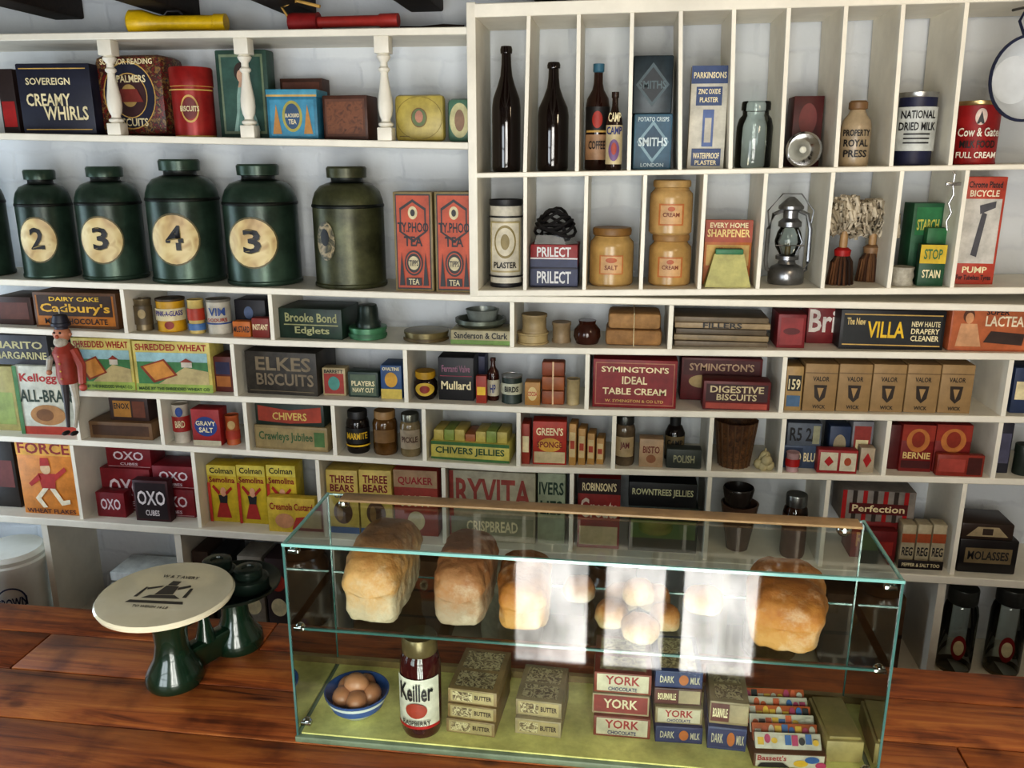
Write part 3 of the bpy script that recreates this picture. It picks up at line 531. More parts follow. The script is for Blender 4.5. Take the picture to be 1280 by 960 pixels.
# --- row B
for x0,x1,yt in((93,165,423),(169,263,427)):
    carton('shredded_cereal_box',x0,x1,yt,S2,'#c9ba68',[('r',0,1,.0,.16,'#96ab54'),('r',.04,.96,.16,.78,'#467f4e'),('r',.04,.96,.60,.78,'#98bcc0'),('p',[(.3,.16),(.96,.16),(.96,.42),(.66,.5)],'#b8a878'),('t','SHREDDED WHEAT',.04,.96,.82,.95,'#982820'),('p',[(.08,.5),(.4,.66),(.56,.34),(.24,.18)],'#8a3a1c'),('p',[(.12,.5),(.39,.62),(.52,.35),(.26,.23)],'#c98a3c'),('r',.62,.76,.5,.6,'#c8c0b0'),('p',[(.6,.6),(.78,.6),(.69,.68)],'#8a3a2a'),('t','MADE BY THE SHREDDED WHEAT CO',.04,.96,.04,.1,'#2a4a2a')],.02,.09,2)
carton('tea_packet',268,290,446,S2,'#5a241c',[('r',.1,.9,.5,.85,'#2a2a4a'),('r',.1,.9,.15,.45,'#a0622a')],.04,.08,0)
carton('biscuit_tin',306,397,440,S2,M('#3f3a33',.5,.2,.35,18),[('t','ELKES',.15,.92,.56,.88,'#80725a'),('t','BISCUITS',.15,.95,.22,.5,'#7c6e58'),('r',.05,.95,.08,.1,'#6a5e48')],.03,.14,-3,.003)
carton('tea_tin',403,432,460,S2,'#b0a07a',[('r',.08,.92,.08,.8,'#98342a'),('e',.25,.75,.2,.7,'#4a8a80'),('t','BARRETT',.1,.9,.82,.94,BLK)],.04,.04,0,.003)
carton('toffee_tin',435,473,465,S2,'#2a3c34',[('r',.08,.92,.08,.9,'#52624f'),('t','PLAYERS',.12,.88,.45,.65,CREAM),('t','NAVY CUT',.15,.85,.2,.38,CREAM)],.035,.05,0,.003)
carton('polish_packet',476,502,457,S2,'#2c4c78',[('r',0,1,.0,.3,'#c8b050'),('e',.2,.8,.35,.8,'#c89830'),('t','OVALTINE',.1,.9,.85,.95,CREAM)],.03,.08,0)
turned('yeast_extract_jar',517,547,463,S2,[(0,0),(.7,0),(.95,.15),(1,.4),(.95,.62),(.75,.74),(.75,.8),(.85,.8),(.85,1),(0,1)],M('#1e1210',.12),[('e',.12,.88,.18,.66,'#c8a83c'),('e',.3,.7,.28,.56,'#8a2a1a')],.02,[(.77,1,mt('#b89020'))])
carton('radio_valve_box',548,592,447,S2,BLK,[('t','Ferranti Valve',.1,.9,.66,.82,'#8a5a70'),('t','Mullard',.08,.92,.25,.45,CREAM),('r',.05,.95,.56,.58,'#8a3040')],.04,.08,0)
carton('radio_valve_box',568,606,445,S2,'#2a3058',[('e',.2,.8,.3,.8,'#5a6aa0')],.13,.06)
turned('sauce_bottle',609,624,447,S2,CORD,M('#3a1a10',.15),[('r',.0,1,.12,.5,'#c8c0a8'),('t','HP',.3,.7,.2,.4,'#2a3a7a')],.045)
carton('tonic_packet',595,608,470,S2,'#98301c',[('r',.1,.9,.3,.6,YEL)],.02,.02)
turned('rubber_solution_tin',627,653,468,S2,TIN,'#26352e',[('r',0,1,.35,.75,'#b8b8a0'),('t','BIRDS',.2,.8,.45,.65,BLK)],.02,[(.93,1,M('#b8b8b4',.3,.8))])
carton('small_packet',656,675,478,S2,'#a87a3a',[('e',.2,.8,.2,.8,'#d0b880'),('t','COCOA',.2,.8,.4,.6,RED)],.02,.04)
xc,w,h,z=place(678,706,450,S2,.05); b=B('stacked_soap_tablets')
for k in range(3): b.box(-w/2,w/2,-.02,.02,h*k/3,h*(k+.97)/3,['#8c4a26','#98562c','#804024'][k],.004)
b.box(-.002,.002,-.022,-.019,0,h,'#d8b890'); b.done((xc,.05,z))
turned('paper_roll',708,725,473,S2,TIN,'#a8966e',[],.03)
carton('table_cream_box',741,846,450,S2,'#7e1c22',[('r',.03,.97,.06,.94,'#a06a50'),('r',.04,.96,.08,.92,'#801c22'),("t","SYMINGTON'S",.1,.9,.74,.86,CREAM),('t','IDEAL',.35,.65,.5,.66,CREAM),('t','TABLE CREAM',.12,.88,.28,.42,CREAM),('t','W. SYMINGTON & CO LTD',.15,.85,.12,.18,GOLD)],.02,.13,0)
carton('table_cream_box',851,952,448,S2,'#5a1418',[('r',.03,.97,.6,.95,'#4a1014'),("t","SYMINGTON'S",.1,.9,.7,.88,'#b89878'),('e',.1,.4,.3,.6,'#a89060')],.1,.09,0)
carton('biscuit_packet',879,963,477,S2,'#601a1c',[('r',.04,.96,.3,.9,'#3a0f14'),('t','DIGESTIVE',.1,.9,.6,.84,'#c8b890'),('t','BISCUITS',.2,.8,.34,.56,'#c8b890'),('r',.04,.96,.05,.25,'#a04030')],.015,.06,0)
carton('coffee_packet',982,1003,458,S2,'#a88a58',[('r',.1,.9,.45,.8,'#1a1a1a'),('t','159',.15,.85,.48,.72,CREAM),('r',.1,.9,.1,.35,'#4a6a8a')],.02,.08)
for k in range(5):
    x0=1005+k*42.5
    carton('oil_heater_wick_box',x0,x0+41,455+k*.3,S2,M('#967a52',.6,0,.12),[('r',.0,1,.80,.82,'#70583a'),('t','VALOR',.25,.75,.64,.74,'#2a2016'),('p',[(.3,.56),(.7,.56),(.66,.3),(.5,.2),(.34,.3)],'#30241a'),('p',[(.40,.5),(.60,.5),(.5,.28)],'#a8885a'),('t','WICK',.3,.7,.06,.14,'#2a2016')],.02,.1,0)
carton('soap_packet',1266,1300,460,S2,'#2a3a5a',[('r',.1,.9,.3,.7,CREAM)],.03,.1)
# --- row C
carton('wooden_tray',112,190,528,S3,'#6e5236',[('r',.05,.95,.2,.8,'#4a301c')],.03,.12)
zt=U(150,528,.03)[1]
carton('malt_box',137,185,497,S3,'#3a2620',[('r',.1,.55,.15,.85,'#a8762c'),('t','ENOX',.12,.52,.5,.75,BLK),('r',.6,.92,.15,.85,'#6a3a24')],.05,.08,zb=zt)
turned('custard_tin',216,238,504,S3,TIN,'#b8b0a0',[('r',0,1,.3,.7,'#a02a24'),('e',.3,.7,.7,.95,'#2a4a8a'),('t','BIRD',.25,.75,.42,.6,CREAM)],.02)
carton('gravy_salt_box',240,275,512,S3,'#982424',[('e',.1,.9,.25,.8,'#27407e'),('t','GRAVY',.15,.85,.55,.68,CREAM),('t','SALT',.25,.75,.36,.5,CREAM),('r',0,1,.0,.14,'#b8b098')],.02,.05)
turned('egg_powder_tin',282,300,518,S3,TIN,'#b0582a',[('r',0,1,.2,.5,'#a83a24'),('e',.25,.75,.55,.85,'#c8a870')],.03)
zt=carton('confectionery_box',318,410,533,S3,'#8c7a54',[('r',.02,.98,.1,.9,'#96845a'),('t','Crawleys Jubilee',.06,.8,.3,.75,'#3a5a34'),('r',.82,.96,.2,.8,'#4a6a3a')],.02,.12,-2)
carton('confectionery_box',319,405,505,S3,'#222f26',[('p',[(.04,.2),(.5,.1),(.96,.2),(.96,.9),(.5,.7),(.04,.9)],'#983a24'),('t','CHIVERS',.25,.75,.25,.6,'#c8b060')],.025,.12,-1,zb=zt)
turned('beef_extract_jar',433,462,512,S3,JAR,M('#17100e',.12),[('r',0,1,.25,.62,'#1a1a1a'),('t','MARMITE',.1,.9,.36,.52,YEL),('r',0,1,.18,.22,YEL)],.02,[(.83,1.1,mt('#1a1a1a'))])
turned('honey_jar',466,497,512,S3,JAR,M('#5c3f1a',.12,0,.3),[('r',.1,.9,.3,.6,'#7a5a30'),],.02,[(.83,1.1,mt('#947244'))])
turned('pickle_jar',500,526,516,S3,JAR,M('#7a6a4c',.15,0,.3),[('r',.05,.95,.2,.65,'#a09078'),('t','PICKLE',.15,.85,.36,.5,'#4a2a1a')],.02,[(.83,1.1,M('#6a6a60',.3,.8))])
xc,w,h,z=place(538,637,538,S3,.02); b=B('jelly_tablet_display_box')
b.box(-w/2,w/2,0,.1,0,h*.6,'#c2b65c',.001); b.prints([('r',0,1,0,.14,'#3c6a34'),('r',0,1,.82,1,'#3c6a34'),('t','CHIVERS JELLIES',.06,.94,.26,.72,'#1f4a2a')],w,h*.6)
for k in range(7): 
    xx=-w/2+.006+k*(w-.012)/7; b.box(xx,xx+(w-.012)/7-.002,.01,.09,h*.6,h*random.uniform(.8,1),['#b8a858','#8a9a4a','#b8a858','#a86a40'][k%4],.001)
b.done((xc,.02,z),-.05)
carton('sauce_mix_packet',652,662,530,S3,'#983a28',[('r',.1,.9,.3,.7,CREAM)],.02,.06)
carton('sponge_mix_box',666,708,527,S3,'#a8301c',[('r',.04,.96,.04,.3,'#c8b890'),("t","GREEN'S",.1,.9,.68,.86,CREAM),('e',.15,.85,.3,.62,'#d0a040'),('t','SPONGE',.12,.88,.4,.54,'#7a1a14')],.02,.05,2)
for k in range(4):
    x0=711+k*11.5; carton('raising_powder_packet',x0,x0+9,530+k*6,S3,'#b08648',[('r',.1,.9,.2,.8,'#c8b080'),('r',.2,.8,.4,.6,'#a03a20')],.02+k*.004,.05,-5)
turned('jam_jar',768,794,518,S3,JAR,M('#5a4c3a',.12,0,.3),[('r',.1,.9,.2,.6,'#a89470'),('t','JAM',.3,.7,.34,.5,'#6a2a2a')],.02,[(.83,1.1,M('#4a4a48',.3,.8))])
carton('small_packet',799,829,549,S3,'#ac9070',[('t','BISTO',.15,.85,.5,.75,'#6a2a1a'),('e',.3,.7,.15,.45,'#8a5a3a')],.02,.04)
turned('coffee_essence_bottle',831,856,520,S3,[(0,0),(1,0),(1,.62),(.7,.78),(.55,.8),(.55,1),(0,1)],M('#1a1210',.12),[('r',.05,.95,.1,.58,'#7a6a4a'),('t','CAMP',.15,.85,.36,.5,BLK)],.07,[(.8,1.1,mt('#1a1a1a'))])
carton('boot_polish_tin',833,877,562,S3,'#343a34',[('t','POLISH',.2,.8,.3,.7,'#989878')],.015,.04,0,.003)
xc,w,h,z=place(893,945,524,S3,.06); b=B('wicker_cup'); r=w/2
b.lathe([(0,0),(.75,0),(1,.95),(1.04,1),(.96,1),(.72,.05),(0,.05)],WOOD('#2a180e','#553820','#74522e',.6,30,30,0),24,rs=r,zs=h)
for k in range(18):
    t=2*math.pi*k/18; b.tube([(r*.75*math.cos(t),r*.75*math.sin(t),0),(r*1.02*math.cos(t),r*1.02*math.sin(t),h)],.0022,'#543a20',5)
b.done((xc,.06,z))
xc,w,h,z=place(943,966,552,S3,.03); b=B('garlic_bulbs')
for p in((0,0,.012),(.014,.0,.014),(-.010,.008,.014),(.004,.01,.036),(.006,-.008,.03)): b.ball(p,.014,M('#b5a980',.6),sz=1); b.tube([(p[0],p[1],p[2]+.012),(p[0],p[1],p[2]+.022)],[.004,.0015],'#a89a70',5)
b.done((xc,.02,z))
zt=carton('dye_display_box',979,1027,557,S3,'#3b4b64',[('r',.04,.5,.1,.9,'#26344e'),('t','AZO BLUE',.08,.92,.3,.7,CREAM)],.04,.08)
carton('dye_display_box',984,1027,529,S3,'#5c6470',[('t','R5 2/-',.08,.92,.2,.8,'#15171c'),('r',.75,.95,.1,.9,'#98987c')],.04,.08,zb=zt)
carton('tobacco_packet',1064,1090,527,S3,'#7a7a80',[('r',.1,.9,.1,.9,'#983a34'),('r',.2,.8,.3,.6,CREAM)],.06,.05)
carton('playing_card_box',1036,1062,533,S3,'#30405e',[('e',.2,.8,.3,.8,'#a89c80')],.06,.06)
carton('playing_card_box',1022,1072,563,S3,'#982828',[('r',.06,.5,.12,.9,'#ccc4ac'),('p',[(.28,.3),(.4,.5),(.28,.75),(.16,.5)],RED),('r',.56,.96,.12,.9,'#ccc4ac'),('e',.66,.84,.35,.7,'#a04a28')],.008,.03,0)
carton('playing_card_box',1075,1093,560,S3,'#b0a088',[('p',[(.5,.2),(.8,.5),(.5,.8),(.2,.5)],RED)],.02,.03)
turned('ink_bottle',982,999,565,S3,TIN,'#b09090',[('r',0,1,.3,.7,RED)],.005)
for x0,x1 in((1126,1167),(1168,1213)):
    carton('light_bulb_box',x0,x1,531,S3,'#7a1e1a',[('r',0,1,.66,1,'#903020'),('e',.15,.85,.42,.92,'#b8743a'),('e',.3,.7,.52,.86,'#8c301c'),('t','BERNIE',.08,.92,.28,.42,'#d8c080'),('r',.05,.95,.08,.24,'#4a1212')],.035,.07)
carton('light_bulb_box',1171,1230,569,S3,'#8c3020',[('r',.04,.6,.2,.8,'#a8483c'),('r',.65,.95,.1,.9,'#4a1a14')],.008,.02)
carton('light_bulb_box',1110,1125,531,S3,'#5a1c1c',[],.05,.07)
carton('clothes_peg_box',1248,1264,529,S3,'#2c2c38',[('r',.1,.9,.2,.8,'#54546a')],.04,.08); turned('shoe_polish_tin',1266,1292,555,S3,LID,'#1e2a22',[],.02)
# --- row D
def oxo(x0,x1,yt,yf,zb=None,d=.05):
    return carton('stock_cube_tin',x0,x1,yt,S4,'#7c1420',[('r',.03,.97,.04,.07,'#b09090'),('t','OXO',.16,.84,.36,.76,'#d8ccd0'),('t','CUBES',.3,.7,.12,.24,'#d8ccd0')],yf,d,0,.002,zb)
zt=oxo(128,189,586,.08,None,.09); oxo(133,188,558,.09,zt,.08); zt=oxo(190,243,612,.06,None,.1); oxo(191,243,583,.07,zt,.09)
carton('stock_cube_tin',168,211,601,S4,'#3a0e14',[('r',.06,.94,.06,.94,'#1e0c10'),('t','OXO',.1,.9,.4,.75,'#d8d0d0'),('t','CUBES',.3,.7,.14,.28,'#d8d0d0')],.02,.03); carton('stock_cube_tin',121,156,616,S4,'#7c1420',[('t','OXO',.15,.85,.3,.75,'#d8ccd0')],.03,.04)
for x0,x1 in((261,297),(298,333),(335,371)):
    carton('semolina_packet',x0,x1,582,S4,'#ccb22c',[('r',0,1,.82,1,'#d4c458'),('t','Colman',.1,.9,.86,.96,'#2a2a20'),('t','Semolina',.06,.94,.7,.8,'#8a1c20'),('p',[(.22,.08),(.74,.08),(.62,.36),(.38,.36)],'#a8302a'),('p',[(.38,.34),(.62,.34),(.66,.48),(.34,.48)],'#2a2a30'),('e',.42,.62,.46,.62,'#d8a080'),('p',[(.36,.48),(.15,.62),(.2,.66),(.42,.54)],'#a82820'),('p',[(.62,.48),(.84,.6),(.8,.64),(.6,.54)],'#a82820'),('r',0,.1,0,.7,'#b83a2a')],.05,.06,0)
carton('custard_powder_packet',335,394,623,S4,'#ccae3a',[('t','Creamola Custard',.05,.95,.65,.85,'#982820'),('e',.15,.55,.12,.55,'#c89068'),('p',[(.5,.1),(.95,.1),(.9,.5),(.6,.45)],'#a83a30')],.01,.03,0)
for x0,x1 in((409,448),(450,490)):
    carton('oats_packet',x0,x1,588,S4,'#c4ac58',[('t','THREE',.12,.88,.8,.92,'#7a1c20'),('t','BEARS',.12,.88,.66,.78,'#7a1c20'),('t','OATS',.25,.75,.56,.63,'#2a3a6a'),('e',.2,.8,.15,.52,'#5a3e28'),('e',.3,.5,.2,.45,'#8a6a40'),('r',0,1,0,.1,'#3a5a8a')],.03,.07)
carton('oats_packet',493,547,588,S4,'#983a2c',[('r',0,1,.74,1,'#a88a6a'),('t','QUAKER',.1,.9,.77,.9,'#98282c'),('t','SCOTT',.15,.85,.45,.62,CREAM),('e',.3,.7,.08,.38,'#c8b890')],.04,.07)
carton('crispbread_box',562,669,590,S4,'#a29c84',[('r',.0,.05,0,1,'#903a30'),('t','RYVITA',.08,.95,.5,.9,'#94443a'),('r',.02,.98,.1,.35,'#858368'),('t','CRISPBREAD',.2,.8,.14,.3,CREAM)],.03,.09)
carton('jelly_box',672,706,592,S4,'#98a084',[('t','IVERS',.05,.95,.7,.88,'#1f3a2a'),('t','LIES',.1,.9,.42,.62,'#1f3a2a')],.04,.08)
carton('groats_packet',722,775,598,S4,'#8c2420',[('r',.0,1,.78,1,'#2a1c1c'),("t","ROBINSON'S",.1,.9,.82,.94,CREAM),('t','Groats',.06,.94,.44,.72,'#e0d0c0'),('r',.05,.95,.05,.32,'#c0b088')],.03,.07)
zt=carton('jelly_box',786,872,634,S4,'#1c2a20',[('r',.03,.97,.3,.7,'#4a6a2a')],.03,.09)
carton('jelly_box',786,871,604,S4,'#16181a',[("t","ROWNTREES JELLIES",.05,.95,.4,.75,'#c8c8a0')],.03,.09,zb=zt)
zt=turned('pudding_basin',900,946,628,S4,[(0,0),(.6,0),(1,.9),(1.04,1),(.94,1),(.55,.1),(0,.1)],M('#5a4438',.25),[],.04)
turned('pudding_basin',903,943,608,S4,[(0,0),(.8,0),(1,.9),(.94,1),(.75,.1),(0,.1)],M('#2a2420',.25),[],.04,zb=zt)
turned('preserve_jar',977,1009,617,S4,JAR,GLASS('#e8e0d4',1.5),[],.03,[(.83,1.1,M('#8a8c88',.3,.9)),(0,.4,mt('#5a3a2a'))])
zt=carton('soap_powder_box',1064,1122,652,S4,'#7a1818',[('r',.05,.95,.1,.9,'#882420'),('t','RINSO',.1,.9,.3,.7,'#c89058')],.07,.09)
carton('soap_powder_box',1052,1144,614,S4,'#8c847c',[('r',.0,.06,0,1,RED),('r',.14,.2,0,1,'#3a3028'),('r',.28,.34,0,1,RED),('r',.42,.48,0,1,'#3a3028'),('r',.56,.62,0,1,RED),('r',.70,.76,0,1,'#3a3028'),('r',.84,.9,0,1,RED),('r',.1,.9,.25,.6,'#5a1414'),('t','Perfection',.14,.86,.32,.55,CREAM)],.07,.1,zb=zt)
for k in range(3):
    carton('starch_packet',1126+k*19,1143+k*19,656,S4,'#b0a488',[('r',0,1,.6,.8,'#a0502a'),('t','REG',.1,.9,.3,.5,BLK)],.02,.04)
carton('firelighter_box',1078,1120,664,S4,'#6e1416',[('r',.1,.9,.3,.7,'#902a24')],.03,.03)
zt=carton('toffee_tin',1198,1272,675,S4,M('#1e1a1a',.35),[('r',.1,.9,.3,.75,'#7a6a4c'),('t','MOLASSES',.15,.85,.4,.66,BLK)],.02,.1,0,.004)
carton('toffee_tin',1202,1268,655,S4,M('#3a2c24',.35),[('p',[(.1,.2),(.9,.2),(.7,.8),(.3,.8)],'#a89878'),('r',.4,.6,.3,.7,'#3a2c24')],.02,.1,0,.004,zb=zt)
b=B('price_sign'); x,z=U(1151,703,-.016); w=.11
b.box(-w/2,w/2,0,.003,-.02,.004,'#1d1512',.001); b.prints([('t','PEPPER & SALT TOO',.08,.92,.25,.75,CREAM)],w,.02,z0=-.018); b.done((x,-.016,z))
# --- below shelf
CR=M('#eeeee6',.2,0,.03)
turned('salt_glazed_crock',-30,67,684,S5,[(0,0),(.86,0),(.9,.1),(1,.8),(1.03,.82),(1.03,.88),(.97,.9),(1,.95),(.9,1),(0,1)],CR,[('o',.35,.75,.3,.65,'#26345a',.9),('t','CROWN',.35,.75,.4,.52,'#26345a')],-.10)
carton('flour_bin',142,222,718,S5,M('#d8dcd8',.3,.0),[('r',0,1,.8,.84,'#7a7a70')],.03,.12)
for k,(x0,x1) in enumerate(((244,264),(268,292),(300,330),(334,362))):
    carton('tin_of_polish',x0,x1,690+k*3,S5,['#4a3a30','#2a2c30','#9a9488','#3a2a2a'][k],[('e',.15,.85,.2,.45,CREAM),('e',.15,.85,.55,.8,'#a83a28')],.04,.1)
carton('wooden_crate',440,560,700,S5,'#7a5a36',[('r',0,1,.3,.33,'#3a2a18'),('r',0,1,.63,.66,'#3a2a18')],.03,.14)
turned('flour_sack',600,680,690,S5,[(0,0),(.95,0),(1,.1),(1,.6),(.85,.8),(.5,.9),(.6,1),(0,.95)],M('#a89c80',.8,0,.15,20,.4),[],.0,sy=.9)
turned('storage_crock',730,800,700,S5,STONE,M('#7a5636',.2),[],.02); turned('storage_crock',930,1000,720,S5,STONE,M('#a58a5c',.2),[],.02)
carton('wooden_crate',1030,1128,745,S5,'#5e4630',[('r',0,1,.45,.5,'#2a1c10')],.03,.14)
for x0,x1 in((1175,1222),(1234,1284)):
    turned('sweet_jar',x0,x1,733,S5,JAR,GL,[('e',.3,.7,.2,.5,'#8a1c1c'),('e',.36,.64,.26,.44,CREAM)],.02,[(.83,1.1,M('#4a4c48',.3,.6)),(0,.14,mt('#6a5a3a'))])
# ------------------------------------------------------------ counter
CZT=.9
planks=[(-.755,-.845),(-.845,-.955),(-.955,-1.075),(-1.075,-1.215)]
W1=WOOD('#43190a','#8c4a20','#b26c32',.45,1.1,14); W2=WOOD('#3a170a','#7c3f1c','#a05c2a',.45,1.5,11); W3=WOOD('#4a1e0c','#985428','#b8763a',.45,1.0,16)
b=B('shop_counter')
for i,(a,c) in enumerate(planks):
    xs=[-2.0,1.55]
    if i==0: xs=[-2.0,-.62,1.55]
    if i==1: xs=[-2.0,-1.02,1.55]
    if i==2: xs=[-2.0,.52,1.55]
    for j in range(len(xs)-1): b.box(xs[j]+.0012,xs[j+1]-.0012,c+.0012,a-.0012,CZT-.035,CZT,[W1,W2,W3][(i+j)%3],.002)
b.box(-1.97,1.52,-1.18,-.80,.0,CZT-.035,W2)
for k in range(8):
    x=-1.9+k*.46; b.box(x,x+.06,-.80,-.785,.05,CZT-.04,W1,.003)
b.done()
# ------------------------------------------------------------ glass display case
XA,XB,YF,YK=-.458,.372,-1.07,-.885; Z0=CZT; Z1=CZT+.323; ZM=CZT+.188
PANE=GLASS('#eef7f3',1.56,'case_glass'); EDGE=M('#6f9f98',.15,0,.1,8,0,.6); EDG2=M('#3c5f5a',.15,0,.1,8,0,.6); CHR=M('#c8c8c8',.12,1,.03)
b=B('glass_display_case')
def pane(p): b.add(p,[(0,1,2,3)],PANE)
zb=Z0+.012
pane([(XA,YF,zb),(XB,YF,zb),(XB,YF,Z1),(XA,YF,Z1)]); pane([(XA,YK,zb),(XA,YF,zb),(XA,YF,Z1),(XA,YK,Z1)])
pane([(XB,YF,zb),(XB,YK,zb),(XB,YK,Z1),(XB,YF,Z1)])
pane([(XA,YF,Z1),(XB,YF,Z1),(XB,YK,Z1),(XA,YK,Z1)]); pane([(XA+.006,YF+.006,ZM),(XB-.006,YF+.006,ZM),(XB-.006,YK-.006,ZM),(XA+.006,YK-.006,ZM)])
def ed(a,c,r=.0022,m=None):
    x0,x1=sorted((a[0],c[0]));y0,y1=sorted((a[1],c[1]));z0,z1=sorted((a[2],c[2])); b.box(x0-r,x1+r,y0-r,y1+r,z0-r,z1+r,m or EDGE)
ed((XA,YF,Z1),(XB,YF,Z1),.0022); ed((XA,YK,Z1),(XB,YK,Z1),.0014,EDG2)
for x in(XA,XB):
    ed((x,YF,Z1),(x,YK,Z1),.0018); ed((x,YF,zb),(x,YF,Z1),.0016,EDG2); ed((x,YK,zb),(x,YK,Z1),.0012,EDG2)
ed((XA+.006,YF+.006,ZM),(XB-.006,YF+.006,ZM),.0018,EDG2); ed((XA+.006,YK-.006,ZM),(XB-.006,YK-.006,ZM),.0014,EDG2)
b.box(XA-.004,XB+.004,YF-.004,YK+.004,Z0,Z0+.01,'#6a7a62',.002); b.box(XA+.004,XB-.004,YF+.004,YK-.004,Z0+.01,Z0+.0125,'#e0d98c')
b.box(XA+.03,XB-.01,YK-.034,YK-.004,Z1+.002,Z1+.006,'#987c58',.001)
b.box(XA,XB,YK-.004,YK+.006,zb,zb+.012,'#8a744c')
for x in(XA,XB):
    for z in(Z1-.012,ZM,zb+.016):
        s=1 if x==XA else -1
        b.T=Matrix.Translation((x+s*.012,YF+.01,z)); b.ball((0,0,0),.007,CHR); b.box(-.008,.008,-.008,.002,-.003,.003,CHR,.001); b.T=Matrix.Identity(4)
b.T=Matrix.Translation((XB-.03,YK-.01,Z1-.01)); b.ball((0,0,0),.011,CHR); b.T=Matrix.Identity(4)
b.T=Matrix.Translation((XA+.03,YK-.01,Z1-.01)); b.ball((0,0,0),.009,CHR); b.T=Matrix.Identity(4)
b.done()
cl=bpy.data.textures.new('crust_lumps','CLOUDS'); cl.noise_scale=.025; cl.noise_depth=3
def loaf(name,x,y,z,w,l,h,rot=0,mat=None,groove=False,bulge=1.06,ex=.34,lip=.62,sink=.0):
    b=B(name); N=44; L=26; vs=[];fs=[]
    for i in range(L+1):
        t=i/L; cc=math.cos(math.pi*t); yy=-l/2*cc; e=abs(cc)
        f=max(0.0,math.sin(math.pi*t))**.2 if i not in(0,L) else 0
        hh=h*(.86+.14*(1-e**3))
        if groove: hh*=1-.10*math.exp(-((t-.5)/.08)**2)
        for j in range(N):
            a=2*math.pi*j/N+.07; ca,sa=math.cos(a),math.sin(a)
            up=sa>0
            px=abs(ca)**(ex if not up else .55)*(1 if ca>=0 else -1)*w/2; pz=abs(sa)**(.34 if not up else .8)*(1 if up else -1)
            zz=(pz+1)/2
            px*=(.94+.06*min(1,zz/lip))
            if zz>lip: px*=bulge
            zc=zz*hh
            if groove and zz>.7: zc-=h*.24*math.exp(-(px/(w*.07))**2)
            ff=f if zz<lip else f**.9
            vs.append((px*ff, yy*(1.03 if zz>lip else .98), hh*.5+(zc-hh*.5)*ff))
    for i in range(L):
        for j in range(N): fs.append((i*N+j,i*N+(j+1)%N,(i+1)*N+(j+1)%N,(i+1)*N+j))
    b.add(vs,fs,mat,True); o=b.done((x,y,z),math.radians(rot))
    md=o.modifiers.new('s','SUBSURF'); md.levels=1; md.render_levels=1
    md=o.modifiers.new('d','DISPLACE'); md.texture=cl; md.strength=.009; md.mid_level=.5; md.texture_coords='GLOBAL'
    return o
C1=CRUST('#a8967c','#b08552','#a06a36'); C2=CRUST('#94806a','#946640','#86522e'); C3=CRUST('#b08248','#a46a2c','#8c521e'); C4=CRUST('#b0966c','#a87848','#965e2c')
zs=ZM+.003
x,y=G(458,786,zs); loaf('tin_loaf',x+.006,-.976,zs,.088,.172,.118,0,C1)
x,y=G(574,780,zs); loaf('tin_loaf',x+.003,-.975,zs,.080,.155,.108,0,C2)
x,y=G(650,795,zs); loaf('tin_loaf',x,-.982,zs,.076,.13,.084,4,C3)
x,y=G(986,812,zs); loaf('farmhouse_loaf',x,-.985,zs,.100,.145,.096,-10,C3,True,1.10,.6,.42)
def bun(name,x,y,z,r,h,mat,rot=0,sy=1):
    b=B(name); b.lathe([(0,0),(.7,0),(.95,.15),(1,.42),(.93,.7),(.7,.92),(.35,1.02),(0,1)],mat,24,rs=r,zs=h,sy=sy)
    o=b.done((x,y,z),rot); md=o.modifiers.new('s','SUBSURF'); md.levels=1; md.render_levels=1
    md=o.modifiers.new('d','DISPLACE'); md.texture=cl; md.strength=.01; md.texture_coords='GLOBAL'
for (u,v,r,dy,zz) in((765,800,.025,.02,0),(800,808,.027,-.012,0),(832,800,.022,.02,0),(775,790,.025,.07,0),(820,790,.025,.075,0),(797,790,.024,.03,.033)):
    x,_=G(u,v,zs); bun('bread_roll',x,-1.02+dy,zs+zz,r,.036,C4)
x,_=G(718,790,zs); bun('bread_roll',x,-.93,zs,.026,.035,C2)
x,_=G(885,800,zs); bun('bread_roll',x,-.94,zs,.03,.035,C4)
FLZ=Z0+.0127; FP=P(FLZ)
y=-1.008; x=G(467,852,FLZ)[0]-.002
b=B('blue_rimmed_bowl'); r=.05
b.lathe([(0,0),(.45,0),(.5,.04),(.8,.4),(1,1),(.96,1),(.76,.42),(.45,.1),(0,.08)],M('#d2d6d6',.15,0,.03),36,rs=r,zs=.04,bands=[(.66,1.1,mt('#3c5c98'))])
b.lathe([(.92,.74),(.975,.9)],M('#d2d6d6',.15,0,.03),36,rs=r*1.012,zs=.04)
b.done((x,y,FLZ))
b=B('brown_eggs')
for k in range(5):
    t=k*2*math.pi/5; b.ball((.022*math.cos(t),.022*math.sin(t),.034),.0165,M('#a5704e',.4,0,.06),sx=1.0,sy=1.15,sz=1)
b.ball((0,0,.05),.0165,M('#b07c5a',.4,0,.06),sx=1.2); b.done((x,y,FLZ))
def jartall():
    u0,u1=501,551; Y=-1.03; xc,w,h,z=place(u0,u1,792,FP,Y); r=w/2; b=B('jam_jar')
    b.lathe([(0,0),(.9,0),(1,.05),(1,.72),(.9,.8),(.82,.83)],M('#3c0e10',.08,0,.2,20,0,.6),30,rs=r,zs=h)
    b.lathe([(.82,.83),(.86,.84),(.86,.97),(.8,1),(0,1)],M('#7a6a4a',.3,.5),30,rs=r,zs=h)
    b.prints([('r',.03,.97,.12,.64,'#cfc8b8'),('r',.03,.97,.12,.15,RED),('t','Keiller',.14,.86,.42,.60,BLK),('e',.26,.74,.24,.40,'#98341f'),('t','RASPBERRY',.2,.8,.17,.22,'#2a2a2a')],w,h,R=r)
    b.done((xc,Y,z))
jartall()
PK=ART(['#a89874','#4a3828','#c0b28c','#5a4632','#b0a07c'],110)
